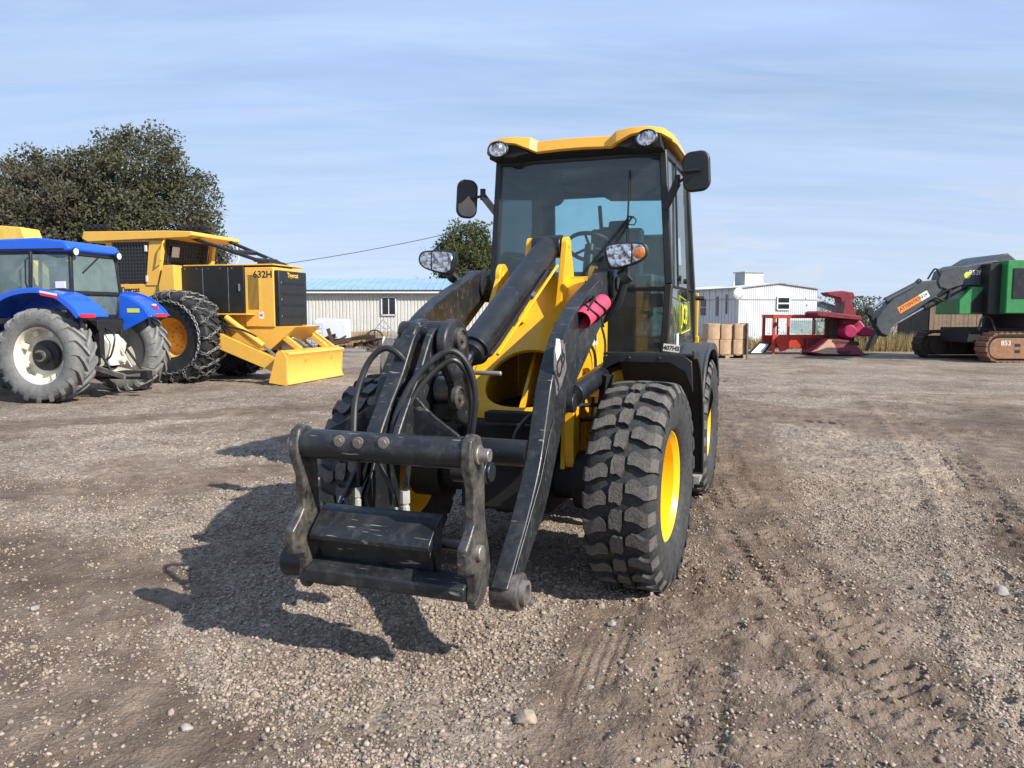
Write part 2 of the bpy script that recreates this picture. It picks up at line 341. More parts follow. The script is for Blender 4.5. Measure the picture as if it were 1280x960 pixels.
def ground_fields(x, y):
    w1 = (fbm(x, y, .9, 3, 11)-.5)*.5; w2 = (fbm(x, y, .9, 3, 31)-.5)*.5
    xw, yw = x+w1, y+w2
    dirt = np.zeros(x.shape)
    for p, hw in DIRT:
        d, a, s = path_dist(xw, yw, p); dirt = np.maximum(dirt, 1-sstep(hw*.55, hw*1.35, d))
    blot = fbm(x, y, .55, 5, 5)
    dirt = np.clip(dirt*.95+sstep(.54, .68, blot)*.5-.22*sstep(.55, .4, blot), 0, 1)
    dirt = np.clip(dirt+(fbm(x, y, 5, 3, 77)-.5)*.7*dirt, 0, 1)
    h = (fbm(x, y, .35, 4, 1)-.5)*.05+(fbm(x, y, 2.2, 4, 3)-.5)*.030
    near = 1-sstep(14, 26, np.hypot(x, y-3))
    # clods and pebbles in the loose parts
    cl = fbm(x, y, 9, 4, 21, .62); h = h+near*(1-.45*dirt)*(cl-.5)*.040
    rg = 1-np.abs(fbm(x, y, 4.5, 4, 27, .6)*2-1); h = h+near*(rg-.8)*.022*(.4+.9*fbm(x, y, .8, 2, 29))
    cr = vnoise(x, y, 28, 43)*sstep(.45, .62, fbm(x, y, 2.6, 3, 45)); h = h+near*cr*.012
    rough = np.exp(-((x-1.35)/1.15)**2-((y-3.2)/1.5)**2)+.8*np.exp(-((x-3.6)/.8)**2-((y-6.6)/1.6)**2)+.7*np.exp(-((x+.75)/.45)**2-((y-3.1)/.9)**2)+.6*np.exp(-((x-2.9)/1.2)**2-((y-11)/1.0)**2)
    rough = rough*sstep(.36, .56, fbm(x, y, 1.9, 3, 71)); h = h+rough*((fbm(x, y, 6.5, 4, 73, .62)-.5)*.085+vnoise(x, y, 24, 75)*vnoise(x, y, 3.7, 76)*.030)
    fine = vnoise(x, y, 62, 41)*.5+vnoise(x, y, 105, 42)*.5; h = h+near*(1-.45*dirt)*(fine-.5)*.012
    for p, hw, pit, sl, dep, mode in TRACKS:
        d, a, s = path_dist(x+w1*.08, y+w2*.08, p)
        inn = 1-sstep(hw*.82, hw*1.05, d+(vnoise(x, y, 9, 58)-.5)*.06); a = a+(vnoise(x, y, 3.1, 59)-.5)*pit*.9
        if mode: lug = .5+.5*np.sin(s/pit*2*math.pi+.5*np.sin(a*9))
        else:
            ph = (a+sl*np.abs(s)*1.0+.02*np.sin(s*40))/pit+np.where(s > 0, .5, 0); lug = sstep(.30, .62, np.abs((ph % 1)-.5)*2)
        pres = sstep(.40, .62, fbm(x, y, 2.1, 4, 91))
        pres = np.maximum(pres, .35*rough); h = h-inn*dep*.8*(.35+.65*pres)+inn*lug*dep*(1.3*pres)
        h = h+dep*.7*np.exp(-((d-hw*1.18)/(.06))**2)*(.3+.9*vnoise(x, y, 7, 55))
        h = np.where(d < hw*1.4, h, h)
    h = h*(.25+.75*near)*(1-.7*sstep(22, 60, np.hypot(x, y)))
    return h, dirt
def axis(segs):
    out = [segs[0][0]]
    for a, b, st0, st1 in segs:
        p = a
        while p < b-1e-6:
            t = (p-a)/(b-a); p = min(b, p+st0+(st1-st0)*t); out.append(p)
    return np.array(out)
gx = axis([(-900, -60, 120, 12), (-60, -14, 6, .35), (-14, -4.2, .25, .03), (-4.2, 4.6, .0135, .0135), (4.6, 15, .03, .25), (15, 60, .35, 6), (60, 900, 12, 120)])
gy = axis([(-60, -3, 8, .8), (-3, 1.5, .4, .05), (1.5, 7.0, .0125, .016), (7, 14, .018, .05), (14, 45, .07, .5), (45, 1500, 1.0, 160)])
X, Y = np.meshgrid(gx, gy); Hh, Dd = ground_fields(X, Y)
def grid_mesh(name, X, Y, Z):
    ny, nx = X.shape; me = bpy.data.meshes.new(name)
    co = np.stack([X, Y, Z], -1).reshape(-1, 3).astype(np.float32)
    i = (np.arange(ny-1)[:, None]*nx+np.arange(nx-1)[None]).reshape(-1); q = np.stack([i, i+1, i+1+nx, i+nx], -1).astype(np.int32)
    me.vertices.add(len(co)); me.vertices.foreach_set('co', co.ravel())
    me.loops.add(q.size); me.loops.foreach_set('vertex_index', q.ravel())
    me.polygons.add(len(q)); me.polygons.foreach_set('loop_start', np.arange(len(q), dtype=np.int32)*4)
    me.polygons.foreach_set('use_smooth', np.ones(len(q), dtype=bool)); me.update(calc_edges=True); return me
gm = grid_mesh('ground', X, Y, Hh)
atd = gm.attributes.new('dirt', 'FLOAT', 'POINT'); atd.data.foreach_set('value', Dd.astype(np.float32).ravel())
def ground_z(x, y):
    h, d = ground_fields(np.array([float(x)]), np.array([float(y)])); return float(h[0])
def ground_material():
    m = bpy.data.materials.new('gravel_ground'); m.use_nodes = True; t = m.node_tree; b = t.nodes['Principled BSDF']; L = t.links.new
    at_ = N(t, 'ShaderNodeAttribute', attribute_name='dirt'); g = N(t, 'ShaderNodeNewGeometry')
    def nz(sc, de=5, ro=.6):
        n = N(t, 'ShaderNodeTexNoise', Scale=sc, Detail=de, Roughness=ro); L(g.outputs['Position'], n.inputs['Vector']); return n.outputs[0]
    def vo(sc):
        n = N(t, 'ShaderNodeTexVoronoi', Scale=sc); L(g.outputs['Position'], n.inputs['Vector']); return n
    v1 = vo(55.); v2 = vo(24.)
    sx = N(t, 'ShaderNodeSeparateColor'); L(v1.outputs['Color'], sx.inputs[0])
    grav = ramp(t, sx.outputs[0], [(0, (.125, .100, .082)), (.35, (.235, .198, .166)), (.7, (.33, .285, .245)), (1, (.50, .45, .40))])
    s2 = N(t, 'ShaderNodeSeparateColor'); L(v2.outputs['Color'], s2.inputs[0])
    g2 = ramp(t, s2.outputs[1], [(0, (.14, .114, .094)), (.5, (.26, .22, .186)), (1, (.42, .365, .315))])
    mg = N(t, 'ShaderNodeMixRGB', Fac=.4); L(grav, mg.inputs[1]); L(g2, mg.inputs[2])
    dirt = ramp(t, nz(3.5, 9, .68), [(.3, (.12, .090, .072)), (.52, (.205, .163, .132)), (.72, (.30, .248, .207))])
    spk = ramp(t, nz(70, 4, .7), [(.60, 0.), (.68, .8)]); dd = N(t, 'ShaderNodeMixRGB'); L(spk, dd.inputs[0]); L(dirt, dd.inputs[1]); dd.inputs[2].default_value = (.30, .26, .23, 1)
    # edge of the dirt broken up
    ad = N(t, 'ShaderNodeMath', operation='MULTIPLY_ADD'); L(nz(9, 6, .7), ad.inputs[0]); ad.inputs[1].default_value = .8; ad.inputs[2].default_value = -.4
    a2 = N(t, 'ShaderNodeMath', operation='ADD', use_clamp=True); L(ad.outputs[0], a2.inputs[0]); L(at_.outputs['Fac'], a2.inputs[1])
    df = ramp(t, a2.outputs[0], [(.25, .0), (.62, 1.)])
    mx = N(t, 'ShaderNodeMixRGB'); L(df, mx.inputs[0]); L(mg.outputs[0], mx.inputs[1]); L(dd.outputs[0], mx.inputs[2])
    # broad patches of damp / dry ground
    big = ramp(t, nz(.33, 8, .6), [(.34, (.74, .68, .62)), (.5, (1.05, 1.0, .94)), (.66, (1.28, 1.21, 1.13))])
    ml = N(t, 'ShaderNodeMixRGB', blend_type='MULTIPLY', Fac=1.); L(mx.outputs[0], ml.inputs[1]); L(big, ml.inputs[2])
    mid = ramp(t, nz(1.7, 8, .7), [(.36, (.66, .62, .59)), (.55, (1.06, 1.04, 1.01)), (.7, (1.24, 1.21, 1.17))])
    m3 = N(t, 'ShaderNodeMixRGB', blend_type='MULTIPLY', Fac=.75); L(ml.outputs[0], m3.inputs[1]); L(mid, m3.inputs[2])
    L(m3.outputs[0], b.inputs['Base Color']); b.inputs['Roughness'].default_value = .93; b.inputs['Specular IOR Level'].default_value = .25
    hh = N(t, 'ShaderNodeMath', operation='ADD'); L(v1.outputs['Distance'], hh.inputs[0]); L(nz(130, 3), hh.inputs[1])
    bp = N(t, 'ShaderNodeBump', Strength=.75, Distance=.016, invert=True); L(hh.outputs[0], bp.inputs['Height'])
    b2 = N(t, 'ShaderNodeBump', Strength=.5, Distance=.06); L(nz(7, 8, .75), b2.inputs['Height']); L(bp.outputs[0], b2.inputs['Normal'])
    L(b2.outputs[0], b.inputs['Normal']); return m
gm.materials.append(ground_material())
ground = bpy.data.objects.new('ground', gm); C.objects.link(ground); tag(ground, kind='structure')

# ---- loose gravel: one object, nobody could count it
def stones(name, x, y, size, sink=.25, flat=.62, cols=None):
    n = len(x); rs = np.random.RandomState(len(name)+n)
    p = (1+5**.5)/2; V = np.array([(-1, p, 0), (1, p, 0), (-1, -p, 0), (1, -p, 0), (0, -1, p), (0, 1, p), (0, -1, -p), (0, 1, -p), (p, 0, -1), (p, 0, 1), (-p, 0, -1), (-p, 0, 1)])/np.sqrt(1+p*p)
    F = np.array([(0, 11, 5), (0, 5, 1), (0, 1, 7), (0, 7, 10), (0, 10, 11), (1, 5, 9), (5, 11, 4), (11, 10, 2), (10, 7, 6), (7, 1, 8), (3, 9, 4), (3, 4, 2), (3, 2, 6), (3, 6, 8), (3, 8, 9), (4, 9, 5), (2, 4, 11), (6, 2, 10), (8, 6, 7), (9, 8, 1)])
    vv = V[None]*(1+rs.uniform(-.28, .28, (n, 12, 1)))*np.stack([rs.uniform(.7, 1.25, n), rs.uniform(.6, 1.0, n), rs.uniform(flat-.15, flat+.15, n)], -1)[:, None]
    a = rs.uniform(0, 6.28, n); ti = rs.uniform(-.5, .5, n); ca, sa = np.cos(a)[:, None], np.sin(a)[:, None]; ct, st = np.cos(ti)[:, None], np.sin(ti)[:, None]
    xx, yy, zz_ = vv[..., 0], vv[..., 1], vv[..., 2]
    xx, zz_ = xx*ct-zz_*st, xx*st+zz_*ct; xx, yy = xx*ca-yy*sa, xx*sa+yy*ca
    h, _ = ground_fields(x, y); s = size[:, None]
    P = np.stack([x[:, None]+xx*s, y[:, None]+yy*s, h[:, None]+zz_*s+s*(flat-sink)*.40], -1).reshape(-1, 3).astype(np.float32)
    T = (F[None]+(np.arange(n)*12)[:, None, None]).reshape(-1, 3).astype(np.int32)
    me = bpy.data.meshes.new(name); me.vertices.add(len(P)); me.vertices.foreach_set('co', P.ravel())
    me.loops.add(T.size); me.loops.foreach_set('vertex_index', T.ravel()); me.polygons.add(len(T))
    me.polygons.foreach_set('loop_start', np.arange(len(T), dtype=np.int32)*3); me.update(calc_edges=True)
    c = me.attributes.new('tone', 'FLOAT', 'POINT'); c.data.foreach_set('value', np.repeat(rs.uniform(0, 1, n), 12).astype(np.float32))
    return me
def stone_material():
    m = bpy.data.materials.new('gravel_stones'); m.use_nodes = True; t = m.node_tree; b = t.nodes['Principled BSDF']
    a = N(t, 'ShaderNodeAttribute', attribute_name='tone')
    c = ramp(t, a.outputs['Fac'], [(0, (.15, .122, .10)), (.3, (.25, .208, .172)), (.6, (.30, .262, .235)), (.85, (.345, .295, .245)), (.97, (.40, .345, .295)), (1, (.47, .43, .38))])
    n = N(t, 'ShaderNodeTexNoise', Scale=120, Detail=3); g = N(t, 'ShaderNodeNewGeometry'); t.links.new(g.outputs['Position'], n.inputs['Vector'])
    r = ramp(t, n.outputs[0], [(.3, (.80, .74, .67)), (.7, (1.22, 1.14, 1.05))]); mx = N(t, 'ShaderNodeMixRGB', blend_type='MULTIPLY', Fac=1.); t.links.new(c, mx.inputs[1]); t.links.new(r, mx.inputs[2])
    t.links.new(mx.outputs[0], b.inputs['Base Color']); b.inputs['Roughness'].default_value = .9; return m
M['stone'] = stone_material()
rs = np.random.RandomState(3)
def scatter(n, y0, y1, smin, smax, pw=1.0, spread=.72):
    y = y0+(y1-y0)*rs.uniform(0, 1, n)**pw; x = rs.uniform(-1, 1, n)*(y*spread+.35); h, d = ground_fields(x, y)
    clump = fbm(x, y, 2.3, 3, 63)
    keep = rs.uniform(0, 1, n) < np.clip(1.15-d*1.08, .07, 1)*np.clip(.25+1.6*(clump-.28), .15, 1); x, y = x[keep], y[keep]
    s = smin+(smax-smin)*rs.uniform(0, 1, len(x))**3.2; return x, y, s
A_ = scatter(230000, 1.9, 7.2, .0038, .0135, 1.3); B_ = scatter(15000, 1.9, 12, .008, .020, 1.4); C_ = scatter(450, 1.9, 12, .016, .028, 1.3)
x_, y_, s_ = (np.concatenate([A_[i], B_[i], C_[i]]) for i in range(3))
gs = stones('gravel', x_, y_, s_); gs.materials.append(M['stone'])
go = bpy.data.objects.new('gravel', gs); C.objects.link(go); tag(go, 'loose grey and tan gravel scattered over the dirt yard', 'gravel', kind='stuff')
# single rocks one can tell apart
def rock(x, y, r, label, m, seed, flat=.7):
    mb = MB(); bmesh.ops.create_icosphere(mb.bm, subdivisions=3, radius=1)
    rr = random.Random(seed)
    cuts = [(Vector((rr.uniform(-1, 1), rr.uniform(-1, 1), rr.uniform(-.4, 1))).normalized(), rr.uniform(.62, .85)) for _ in range(9)]
    for v in mb.bm.verts:
        p = v.co.copy()
        for nn, dd_ in cuts:
            k = p.dot(nn)
            if k > dd_: p -= nn*(k-dd_)*.92
        p *= 1+.10*mnoise.noise(p*2.4+Vector((seed, 0, 0)))
        v.co = Vector((p.x*r*rr_s(seed, 0), p.y*r*rr_s(seed, 1), p.z*r*flat))
    for f in mb.bm.faces: f.smooth = True
    o = mb.build('rock', m, ang=25); o.location = (x, y, ground_z(x, y)+r*flat*.45); o.rotation_euler = (0, 0, seed*1.3)
    return tag(o, label, 'rock')
def rr_s(seed, k): return [1.0, 1.2, .85, 1.1, .95][(seed+k*2) % 5]
M['rock'] = mat('tan_rock', (.34, .275, .21), .9, var=.3, vscale=22, dust=.4, dcol=(.2, .15, .11), bump=.6, bscale=40)
M['rockgrey'] = mat('pale_rock', (.30, .275, .245), .9, var=.25, vscale=22, bump=.5, bscale=50)
# ---------------------------------------------------------------- tyres and rims
def tyre_mb(Rr, Wd, rim, Np, lugs, depth=.026, crown=.010, drop=.05, mi_top=1):
    mb = MB(); h = Wd/2; b = Rr-depth
    prof = [(rim, -.80*h), (rim+.018, -.90*h), (rim+(b-rim)*.35, -1.0*h), (rim+(b-rim)*.62, -1.02*h), (b-.055, -.985*h), (b-.022, -.93*h), (b-.004, -.80*h), (b, -.4*h), (b, 0)]
    prof += [(r, -x) for r, x in prof[-2::-1]]; prof += [(rim-.012, .6*h), (rim-.012, -.6*h)]
    mb.lathe(prof, axis='x', n=Np*4, closed=True)
    pit = 2*math.pi/Np
    def top(t):
        k = max(0, (abs(t)-.90)/.16); return Rr-crown*t*t-drop*min(1, k)**1.5
    for k in range(Np):
        for lg in lugs:
            A, B = [], []
            rows = []
            for t, s0, s1 in lg:
                rt = top(t); rb = rt-depth*1.25-(.02 if abs(t) > .95 else 0)
                x = t*h*.96; g = .03
                r_ = []
                for s, rr in ((s0-g, rb), (s0, rt), (s1, rt), (s1+g, rb)):
                    a = (k+s)*pit; r_.append(mb.v((x, rr*math.cos(a), rr*math.sin(a))))
                rows.append(r_)
            for p, q in zip(rows, rows[1:]):
                mb.mi = 0; mb.f([p[0], p[1], q[1], q[0]]); mb.f([p[2], p[3], q[3], q[2]])
                mb.mi = mi_top; mb.f([p[1], p[2], q[2], q[1]])
            mb.mi = 0; mb.f(rows[0][::-1]); mb.f(rows[-1])
    return mb
def rock_lugs():
    side = [(.27, .16, .44), (.34, .02, .46), (.44, -.05, .46), (.56, -.01, .50), (.68, .12, .58), (.80, .19, .67), (.92, .16, .66), (1.0, .10, .63), (1.07, .10, .63)]
    left = [(-t, .5+s0, .5+s1) for t, s0, s1 in side]
    mid = [(-.19, .36, .80), (-.11, .10, .84), (-.04, .13, .80), (.04, .17, .84), (.11, .14, .92), (.19, .20, .66)]
    return [side, left, mid]
def rim_prof(rim, h, disc):
    return [(rim+.022, .88*h), (rim+.024, .80*h), (rim-.008, .76*h), (rim-.03, .60*h), (rim-.035, disc+.02), (rim-.06, disc), (.17, disc-.01), (.155, disc+.015), (.10, disc+.02), (.095, disc+.07), (.0, disc+.075)]
def wheel(parent, x, y, Rr, Wd, rim, Np, lugs, side, disc, tyre_m, rim_m, depth=.026, bolts=8, bolt_r=.13, nm='wheel', drop=.05, rz=None, cache={}):
    w = empty(nm, (x, y, Rr), rz if rz is not None else (0 if side > 0 else 180)); w.parent = parent
    key = (Rr, Wd)
    if key not in cache:
        t = tyre_mb(Rr, Wd, rim, Np, lugs, depth, drop=drop).build('tyre', tyre_m, w, ang=38)
        mb = MB(); h = Wd/2; p = rim_prof(rim, h, disc)
        back = [(rim+.022, -.88*h), (rim+.024, -.80*h), (rim-.008, -.76*h), (rim-.03, -.5*h), (rim-.045, disc-.03), (.0, disc-.04)]
        mb.lathe(p, axis='x', n=64, cap=False); mb.lathe(back, axis='x', n=64, cap=False)
        bl_ = []
        for k in range(bolts):
            a = 2*math.pi*k/bolts; q = MB(); q.cyl((disc-.012, bolt_r*math.cos(a), bolt_r*math.sin(a)), (disc+.02, bolt_r*math.cos(a), bolt_r*math.sin(a)), .014, n=8); bl_.append(q.build('wheel_bolt', M['dullsteel'], w))
        r = mb.build('rim', rim_m, w)
        cache[key] = (t, r, *bl_)
    else:
        for o in cache[key]:
            c = o.copy(); C.objects.link(c); c.parent = w
    return w
# ---------------------------------------------------------------- wheel loader
LD = empty('wheel_loader', (0, 4.60, 0), -20, label='yellow wheel loader with black arms and a cab parked mid yard', cat='wheel loader')
for x, y in ((.8, 0), (-.8, 0), (.76, 2.45), (-.76, 2.45)):
    wheel(LD, x, y, .59, .38, .315, 26, rock_lugs(), x, -.02, [M['rubber'], M['tread']], M['rimyellow'], bolt_r=.135, rz=(0 if x > 0 else 180)-(3.5 if y == 0 else 0))
cx = .03
# --- front frame: axle, chassis, yellow tower
mb = MB(); mb.cyl((-.62, 0, .59), (.62, 0, .59), .12, n=20); mb.lathe([(.0, -.28), (.12, -.26), (.20, -.14), (.22, 0), (.20, .14), (.12, .26), (0, .28)], c=(0, .02, .58), axis='y', n=24)
for s in (-1, 1): mb.cyl((s*.42, 0, .59), (s*.62, 0, .59), .17, n=20)
mb.build('front_axle', M['matteblack'], LD)
mb = MB(); mb.cyl((-.62, 2.45, .59), (.62, 2.45, .59), .12, n=20); mb.box((0, 2.45, .62), (.34, .34, .30)); mb.build('rear_axle', M['matteblack'], LD)
mb = MB()
mb.prism([(-.22, .42), (.75, .40), (.95, .55), (.95, .98), (.2, .98), (-.22, .92)], 'x', -.24, .30)
mb.box((.0, -.22, .60), (.36, .16, .30)); mb.box((-.3, -.05, .80), (.14, .5, .22))
mb.cyl((.05, -.40, .80), (.30, -.40, .80), .07); mb.box((.12, -.28, .98), (.34, .1, .06))
mb.build('front_chassis', M['matteblack'], LD, bevel=.01)
mb = MB(); mb.box((0, 1.9, .66), (.9, 2.3, .44)); mb.box((0, 1.12, .62), (.30, .5, .5)); mb.box((.5, 1.3, .62), (.5, .5, .42)); mb.box((-.5, 1.3, .62), (.5, .5, .42))
mb.prism([(.35, .40), (.60, .36), (.66, .50), (.40, .56)], 'x', .12, .46)
mb.build('rear_chassis', M['matteblack'], LD, bevel=.015)
# tower: two side plates, sloping front plate with a rounded opening, ears
def side_prof(): return [(-.10, .66), (-.06, .98), (.22, 1.31), (.44, 1.58), (.56, 1.78), (.66, 1.80), (.95, 1.80), (.97, 1.5), (.96, .86), (.80, .58), (.55, .50), (.25, .50)]
T = []
for s, x0 in ((1, .33), (-1, -.29)):
    mb = MB(); mb.prism(side_prof(), 'x', x0, x0+.03*s); T.append(mb)
    T[-1].build('side_plate', M['yellow'], LD, bevel=.006)
def slope(x, s):   # point on the sloping plate: s 0 bottom .. 1 top
    prof = [(0, -.10, .90), (.06, -.08, .985), (.42, .22, 1.31), (.75, .44, 1.58), (1, .57, 1.79)]
    for (s0, y0, z0), (s1, y1, z1) in zip(prof, prof[1:]):
        if s <= s1+1e-9:
            t = (s-s0)/(s1-s0); return (x, y0+(y1-y0)*t-.002, z0+(z1-z0)*t)
    return (x, .57, 1.79)
mb = MB(); hc = (.055, .245); n = 64; X0, X1 = -.292, .332
inner, outer = [], []
for k in range(n):
    a = 2*math.pi*k/n; co, si = math.cos(a), math.sin(a)
    ex = .245; ez = .205 if si > 0 else .16
    e = 2.6 if si < 0 else 2.0
    rr = (abs(co)**e+abs(si)**e)**(-1/e); inner.append((hc[0]+ex*rr*co, hc[1]+ez*rr*si))
    tx = (X1-hc[0])/co if co > 1e-6 else ((X0-hc[0])/co if co < -1e-6 else 1e9); tz = (1-hc[1])/si if si > 1e-6 else ((0-hc[1])/si if si < -1e-6 else 1e9)
    t = min(tx, tz); outer.append((hc[0]+co*t, hc[1]+si*t))
def ring(pts, off): return [mb.v(Vector(slope(*p))+Vector((0, .80*off, -.60*off))) for p in pts]
mids = [[(i[0]+(o[0]-i[0])*f, i[1]+(o[1]-i[1])*f) for i, o in zip(inner, outer)] for f in (0, .33, .66, 1)]
fr_ = [ring(m_, 0) for m_ in mids]; bk_ = [ring(m_, .03) for m_ in mids]
for S_ in (fr_, bk_):
    for a, b in zip(S_, S_[1:]):
        for k in range(n): mb.f([a[k], a[(k+1) % n], b[(k+1) % n], b[k]])
for k in range(n): mb.f([fr_[0][k], fr_[0][(k+1) % n], bk_[0][(k+1) % n], bk_[0][k]]); mb.f([fr_[3][k], fr_[3][(k+1) % n], bk_[3][(k+1) % n], bk_[3][k]])
# top deck, lower lip, inner webs
mb.box((.02, .76, 1.785), (.62, .38, .03)); mb.box((.02, -.03, .895), (.62, .12, .03))
mb.build('tower_front_plate', M['yellow'], LD, bevel=.004)
mb = MB(); mb.prism([(.1, .95), (.45, 1.35), (.75, 1.75), (.9, 1.75), (.9, .95)], 'x', .00, .02); mb.box((.02, .93, 1.35), (.60, .03, .8))
mb.prism([(.3, 1.02), (.36, 1.02), (.36, 1.16), (.3, 1.16)], 'x', .08, .2)
mb.build('tower_web', M['yellow'], LD)
def ear(x0, x1, yb0, yb1, zb, yt, zt, r, name='ear'):
    mb = MB(); pts = [(yb1, zb)]+[(yt+r*math.cos(a), zt+r*math.sin(a)) for a in [R(-10+200*i/14) for i in range(15)]]+[(yb0, zb)]
    mb.prism(pts, 'x', x0, x1); mb.cyl((x0-.006, yt, zt), (x1+.006, yt, zt), r*.45, n=16); return mb.build(name, M['yellow'], LD, bevel=.004)
ear(.155, .195, .34, .80, 1.50, .55, 2.005, .052, 'cylinder_ear'); ear(-.085, -.045, .34, .80, 1.50, .55, 2.005, .052, 'cylinder_ear')
ear(.365, .40, .20, .75, 1.55, .46, 1.775, .085, 'arm_ear'); ear(-.255, -.22, .20, .75, 1.55, .46, 1.80, .085, 'arm_ear')
mb = MB(); mb.prism([(.335, 1.82), (.352, 1.97), (.40, 1.97), (.40, 1.82)], 'x', .1965, .20); 
# stickers on the side plate
mb = MB(); mb.box((.3615, .60, 1.43), (.003, .10, .15)); st = mb.build('warning_label', M['white'], LD)
mb = MB(); mb.box((.3635, .61, 1.43), (.002, .05, .10)); mb.build('print', M['decal'], st)
each('hose', M['hose'], LD, [lambda mb: mb.tube(spline([(.375, .18, 1.44), (.385, .5, 1.30), (.38, .5, 1.05), (.375, .45, .80)], 5), .010, 6), lambda mb: mb.tube(spline([(.40, .56, 1.52), (.43, .60, 1.35), (.40, .62, 1.10), (.38, .60, .85)], 5), .008, 6),
    lambda mb: mb.tube(spline([(.30, -.15, 1.0), (.42, .05, 1.02), (.52, .3, .98), (.6, .6, .8)], 5), .014, 6)])
mb = MB()   # dark tubular bracket between frame and wheel
for a, b in (((.40, .05, .93), (.58, .05, .96)), ((.40, .05, .74), (.56, .05, .73)), ((.40, .05, .95), (.40, .05, .60)), ((.50, .12, .96), (.50, .12, .58)), ((.42, .05, .72), (.52, .10, .55)), ((.56, .05, .95), (.60, .1, 1.2))): mb.cyl(a, b, .012, n=8)
mb.tube(spline([(.40, .06, .70), (.47, .05, .68), (.53, .08, .74), (.55, .1, .90)], 5), .02, 8); mb.box((.47, .12, .56), (.16, .1, .03))
mb.beam((.56, .10, 1.20), (.48, .16, .66), .05, .05)
mb.build('bracket', M['matteblack'], LD)
mb = MB(); mb.prism([(.40, .52), (.75, .52), (.9, .62), (.88, .68), (.45, .66)], 'x', .24, .37); mb.box((.44, .36, .545), (.16, .52, .03)); mb.prism(spline2([(-.12, 1.02), (-.11, .72), (.08, .54), (.50, .52), (.50, .60), (.16, .63), (.02, .76), (.0, 1.02)], 3), 'x', .362, .42); mb.prism(strip(spline2([(-.02, 1.02), (.10, 1.05), (.22, .98), (.28, .80), (.22, .62)], 5), .10), 'x', .36, .405)
mb.build('frame_rib', M['yellow'], LD, bevel=.006)
mb = MB(); mb.box((.46, .55, 1.12), (.16, .4, .16)); mb.build('valve_cover', M['yellow'], LD, bevel=.01)
# --- loader arms
front = [(-1.43, .42), (-1.33, .51), (-1.15, .675), (-.99, .863), (-.887, 1.075), (-.79, 1.26), (-.556, 1.479), (-.2, 1.65), (.2, 1.775), (.42, 1.845)]
rear = [(.60, 1.80), (.62, 1.72), (.48, 1.64), (.3, 1.545), (-.09, 1.344), (-.5, 1.114), (-.70, .895), (-.894, .655), (-1.165, .46), (-1.25, .37)]
armp = spline2(front, 5)+spline2(rear, 5)
for x0, x1, s in ((.42, .50, 1), (-.44, -.36, -1)):
    mb = MB(); mb.prism(armp, 'x', x0, x1)
    xo = x1 if s > 0 else x0
    o = mb.build('loader_arm', M['wornblack'], LD, bevel=.006)
    mb = MB(); mb.lathe([(.0, -.062), (.078, -.062), (.082, -.054), (.082, .054), (.078, .062), (.0, .062)], c=((x0+x1)/2+.012*s, -1.34, .385), axis='x', n=36)
    mb.build('arm_boss', M['worn'], o, bevel=.003)
    mb = MB(); xc = (x0+x1)/2+s*.077; mb.lathe([(0, -.012), (.052, -.012), (.052, .020), (.034, .020), (.034, -.005), (.0, -.005)], c=(xc, -1.34, .385), axis='x', n=32); mb.cyl((xc, -1.29, .325), (xc+s*.03, -1.29, .325), .013, n=10)
    mb.build('pin', M['dullsteel'], o)
    mb = MB(); mb.lathe([(0, -.07), (.095, -.07), (.10, -.06), (.10, .06), (.085, .068), (.05, .07), (.045, .08), (0, .08)], c=((x0+x1)/2+.004*s, .45, 1.745), axis='x', n=32); mb.build('pivot_cap', M['black'], o)
    # welded doubler on the lower outer face
    mb = MB(); mb.prism([(-1.36, .47), (-1.25, .45), (-1.0, .62), (-.82, .86), (-.80, 1.05), (-.87, .98), (-1.0, .80)], 'x', xo, xo+.008*s); mb.build('doubler_plate', M['wornblack'], o, bevel=.003)
    mb = MB(); mb.prism([(-.735, 1.44), (-.60, 1.405), (-.57, 1.28), (-.655, 1.205), (-.745, 1.16), (-.79, 1.29), (-.79, 1.38)], 'x', xo, xo+.0022*s); dl = mb.build('logo_panel', mat('logo_grey', (.13, .125, .12), .55, var=.3, vscale=20), o)
    text_mesh('logo_lettering', 'JCB', .125, M['decal'], dl, frame4((xo+.0032*s, -.69, 1.30), (0, .72*s, .70) if s > 0 else (0, -.72, -.70), (0, -.70, .72)), .0006, .004)
    mb = MB(); mb.box((xo+.002*s, -.14, 1.575), (.003, .055, .075), (35, 0, 0)); mb.build('label', M['white'], o)
    mb = MB(); mb.prism([(-.76, 1.44), (-.70, 1.435), (-.675, 1.37), (-.745, 1.33), (-.775, 1.38)], 'x', xo+.0032*s, xo+.0045*s); mb.build('label', M['white'], o)
mb = MB(); mb.cyl((-.36, -.93, .90), (.42, -.93, .90), .065, n=24); mb.build('cross_tube', M['black'], LD)
# lift cylinders
for xa in (.455, -.395):
    s = 1 if xa > 0 else -1
    mb = MB(); mb.cyl((xa+.03*s, -.36, 1.13), (xa+.02*s, .62, 1.22), .056, n=24); mb.cyl((xa+.03*s, -.40, 1.127), (xa+.03*s, -.33, 1.133), .064, n=24); mb.tube([(xa+.045*s, -.2, 1.09), (xa+.045*s, .45, 1.15)], .011, 8); mb.cyl((xa-.03*s, -.52, 1.1), (xa+.08*s, -.52, 1.1), .05, n=20)
    o = mb.build('lift_cylinder', M['black'], LD, bevel=.003)
    mb = MB(); mb.cyl((xa+.03*s, -.52, 1.115), (xa+.03*s, -.35, 1.131), .03, n=16); mb.build('rod', M['steel'], o)
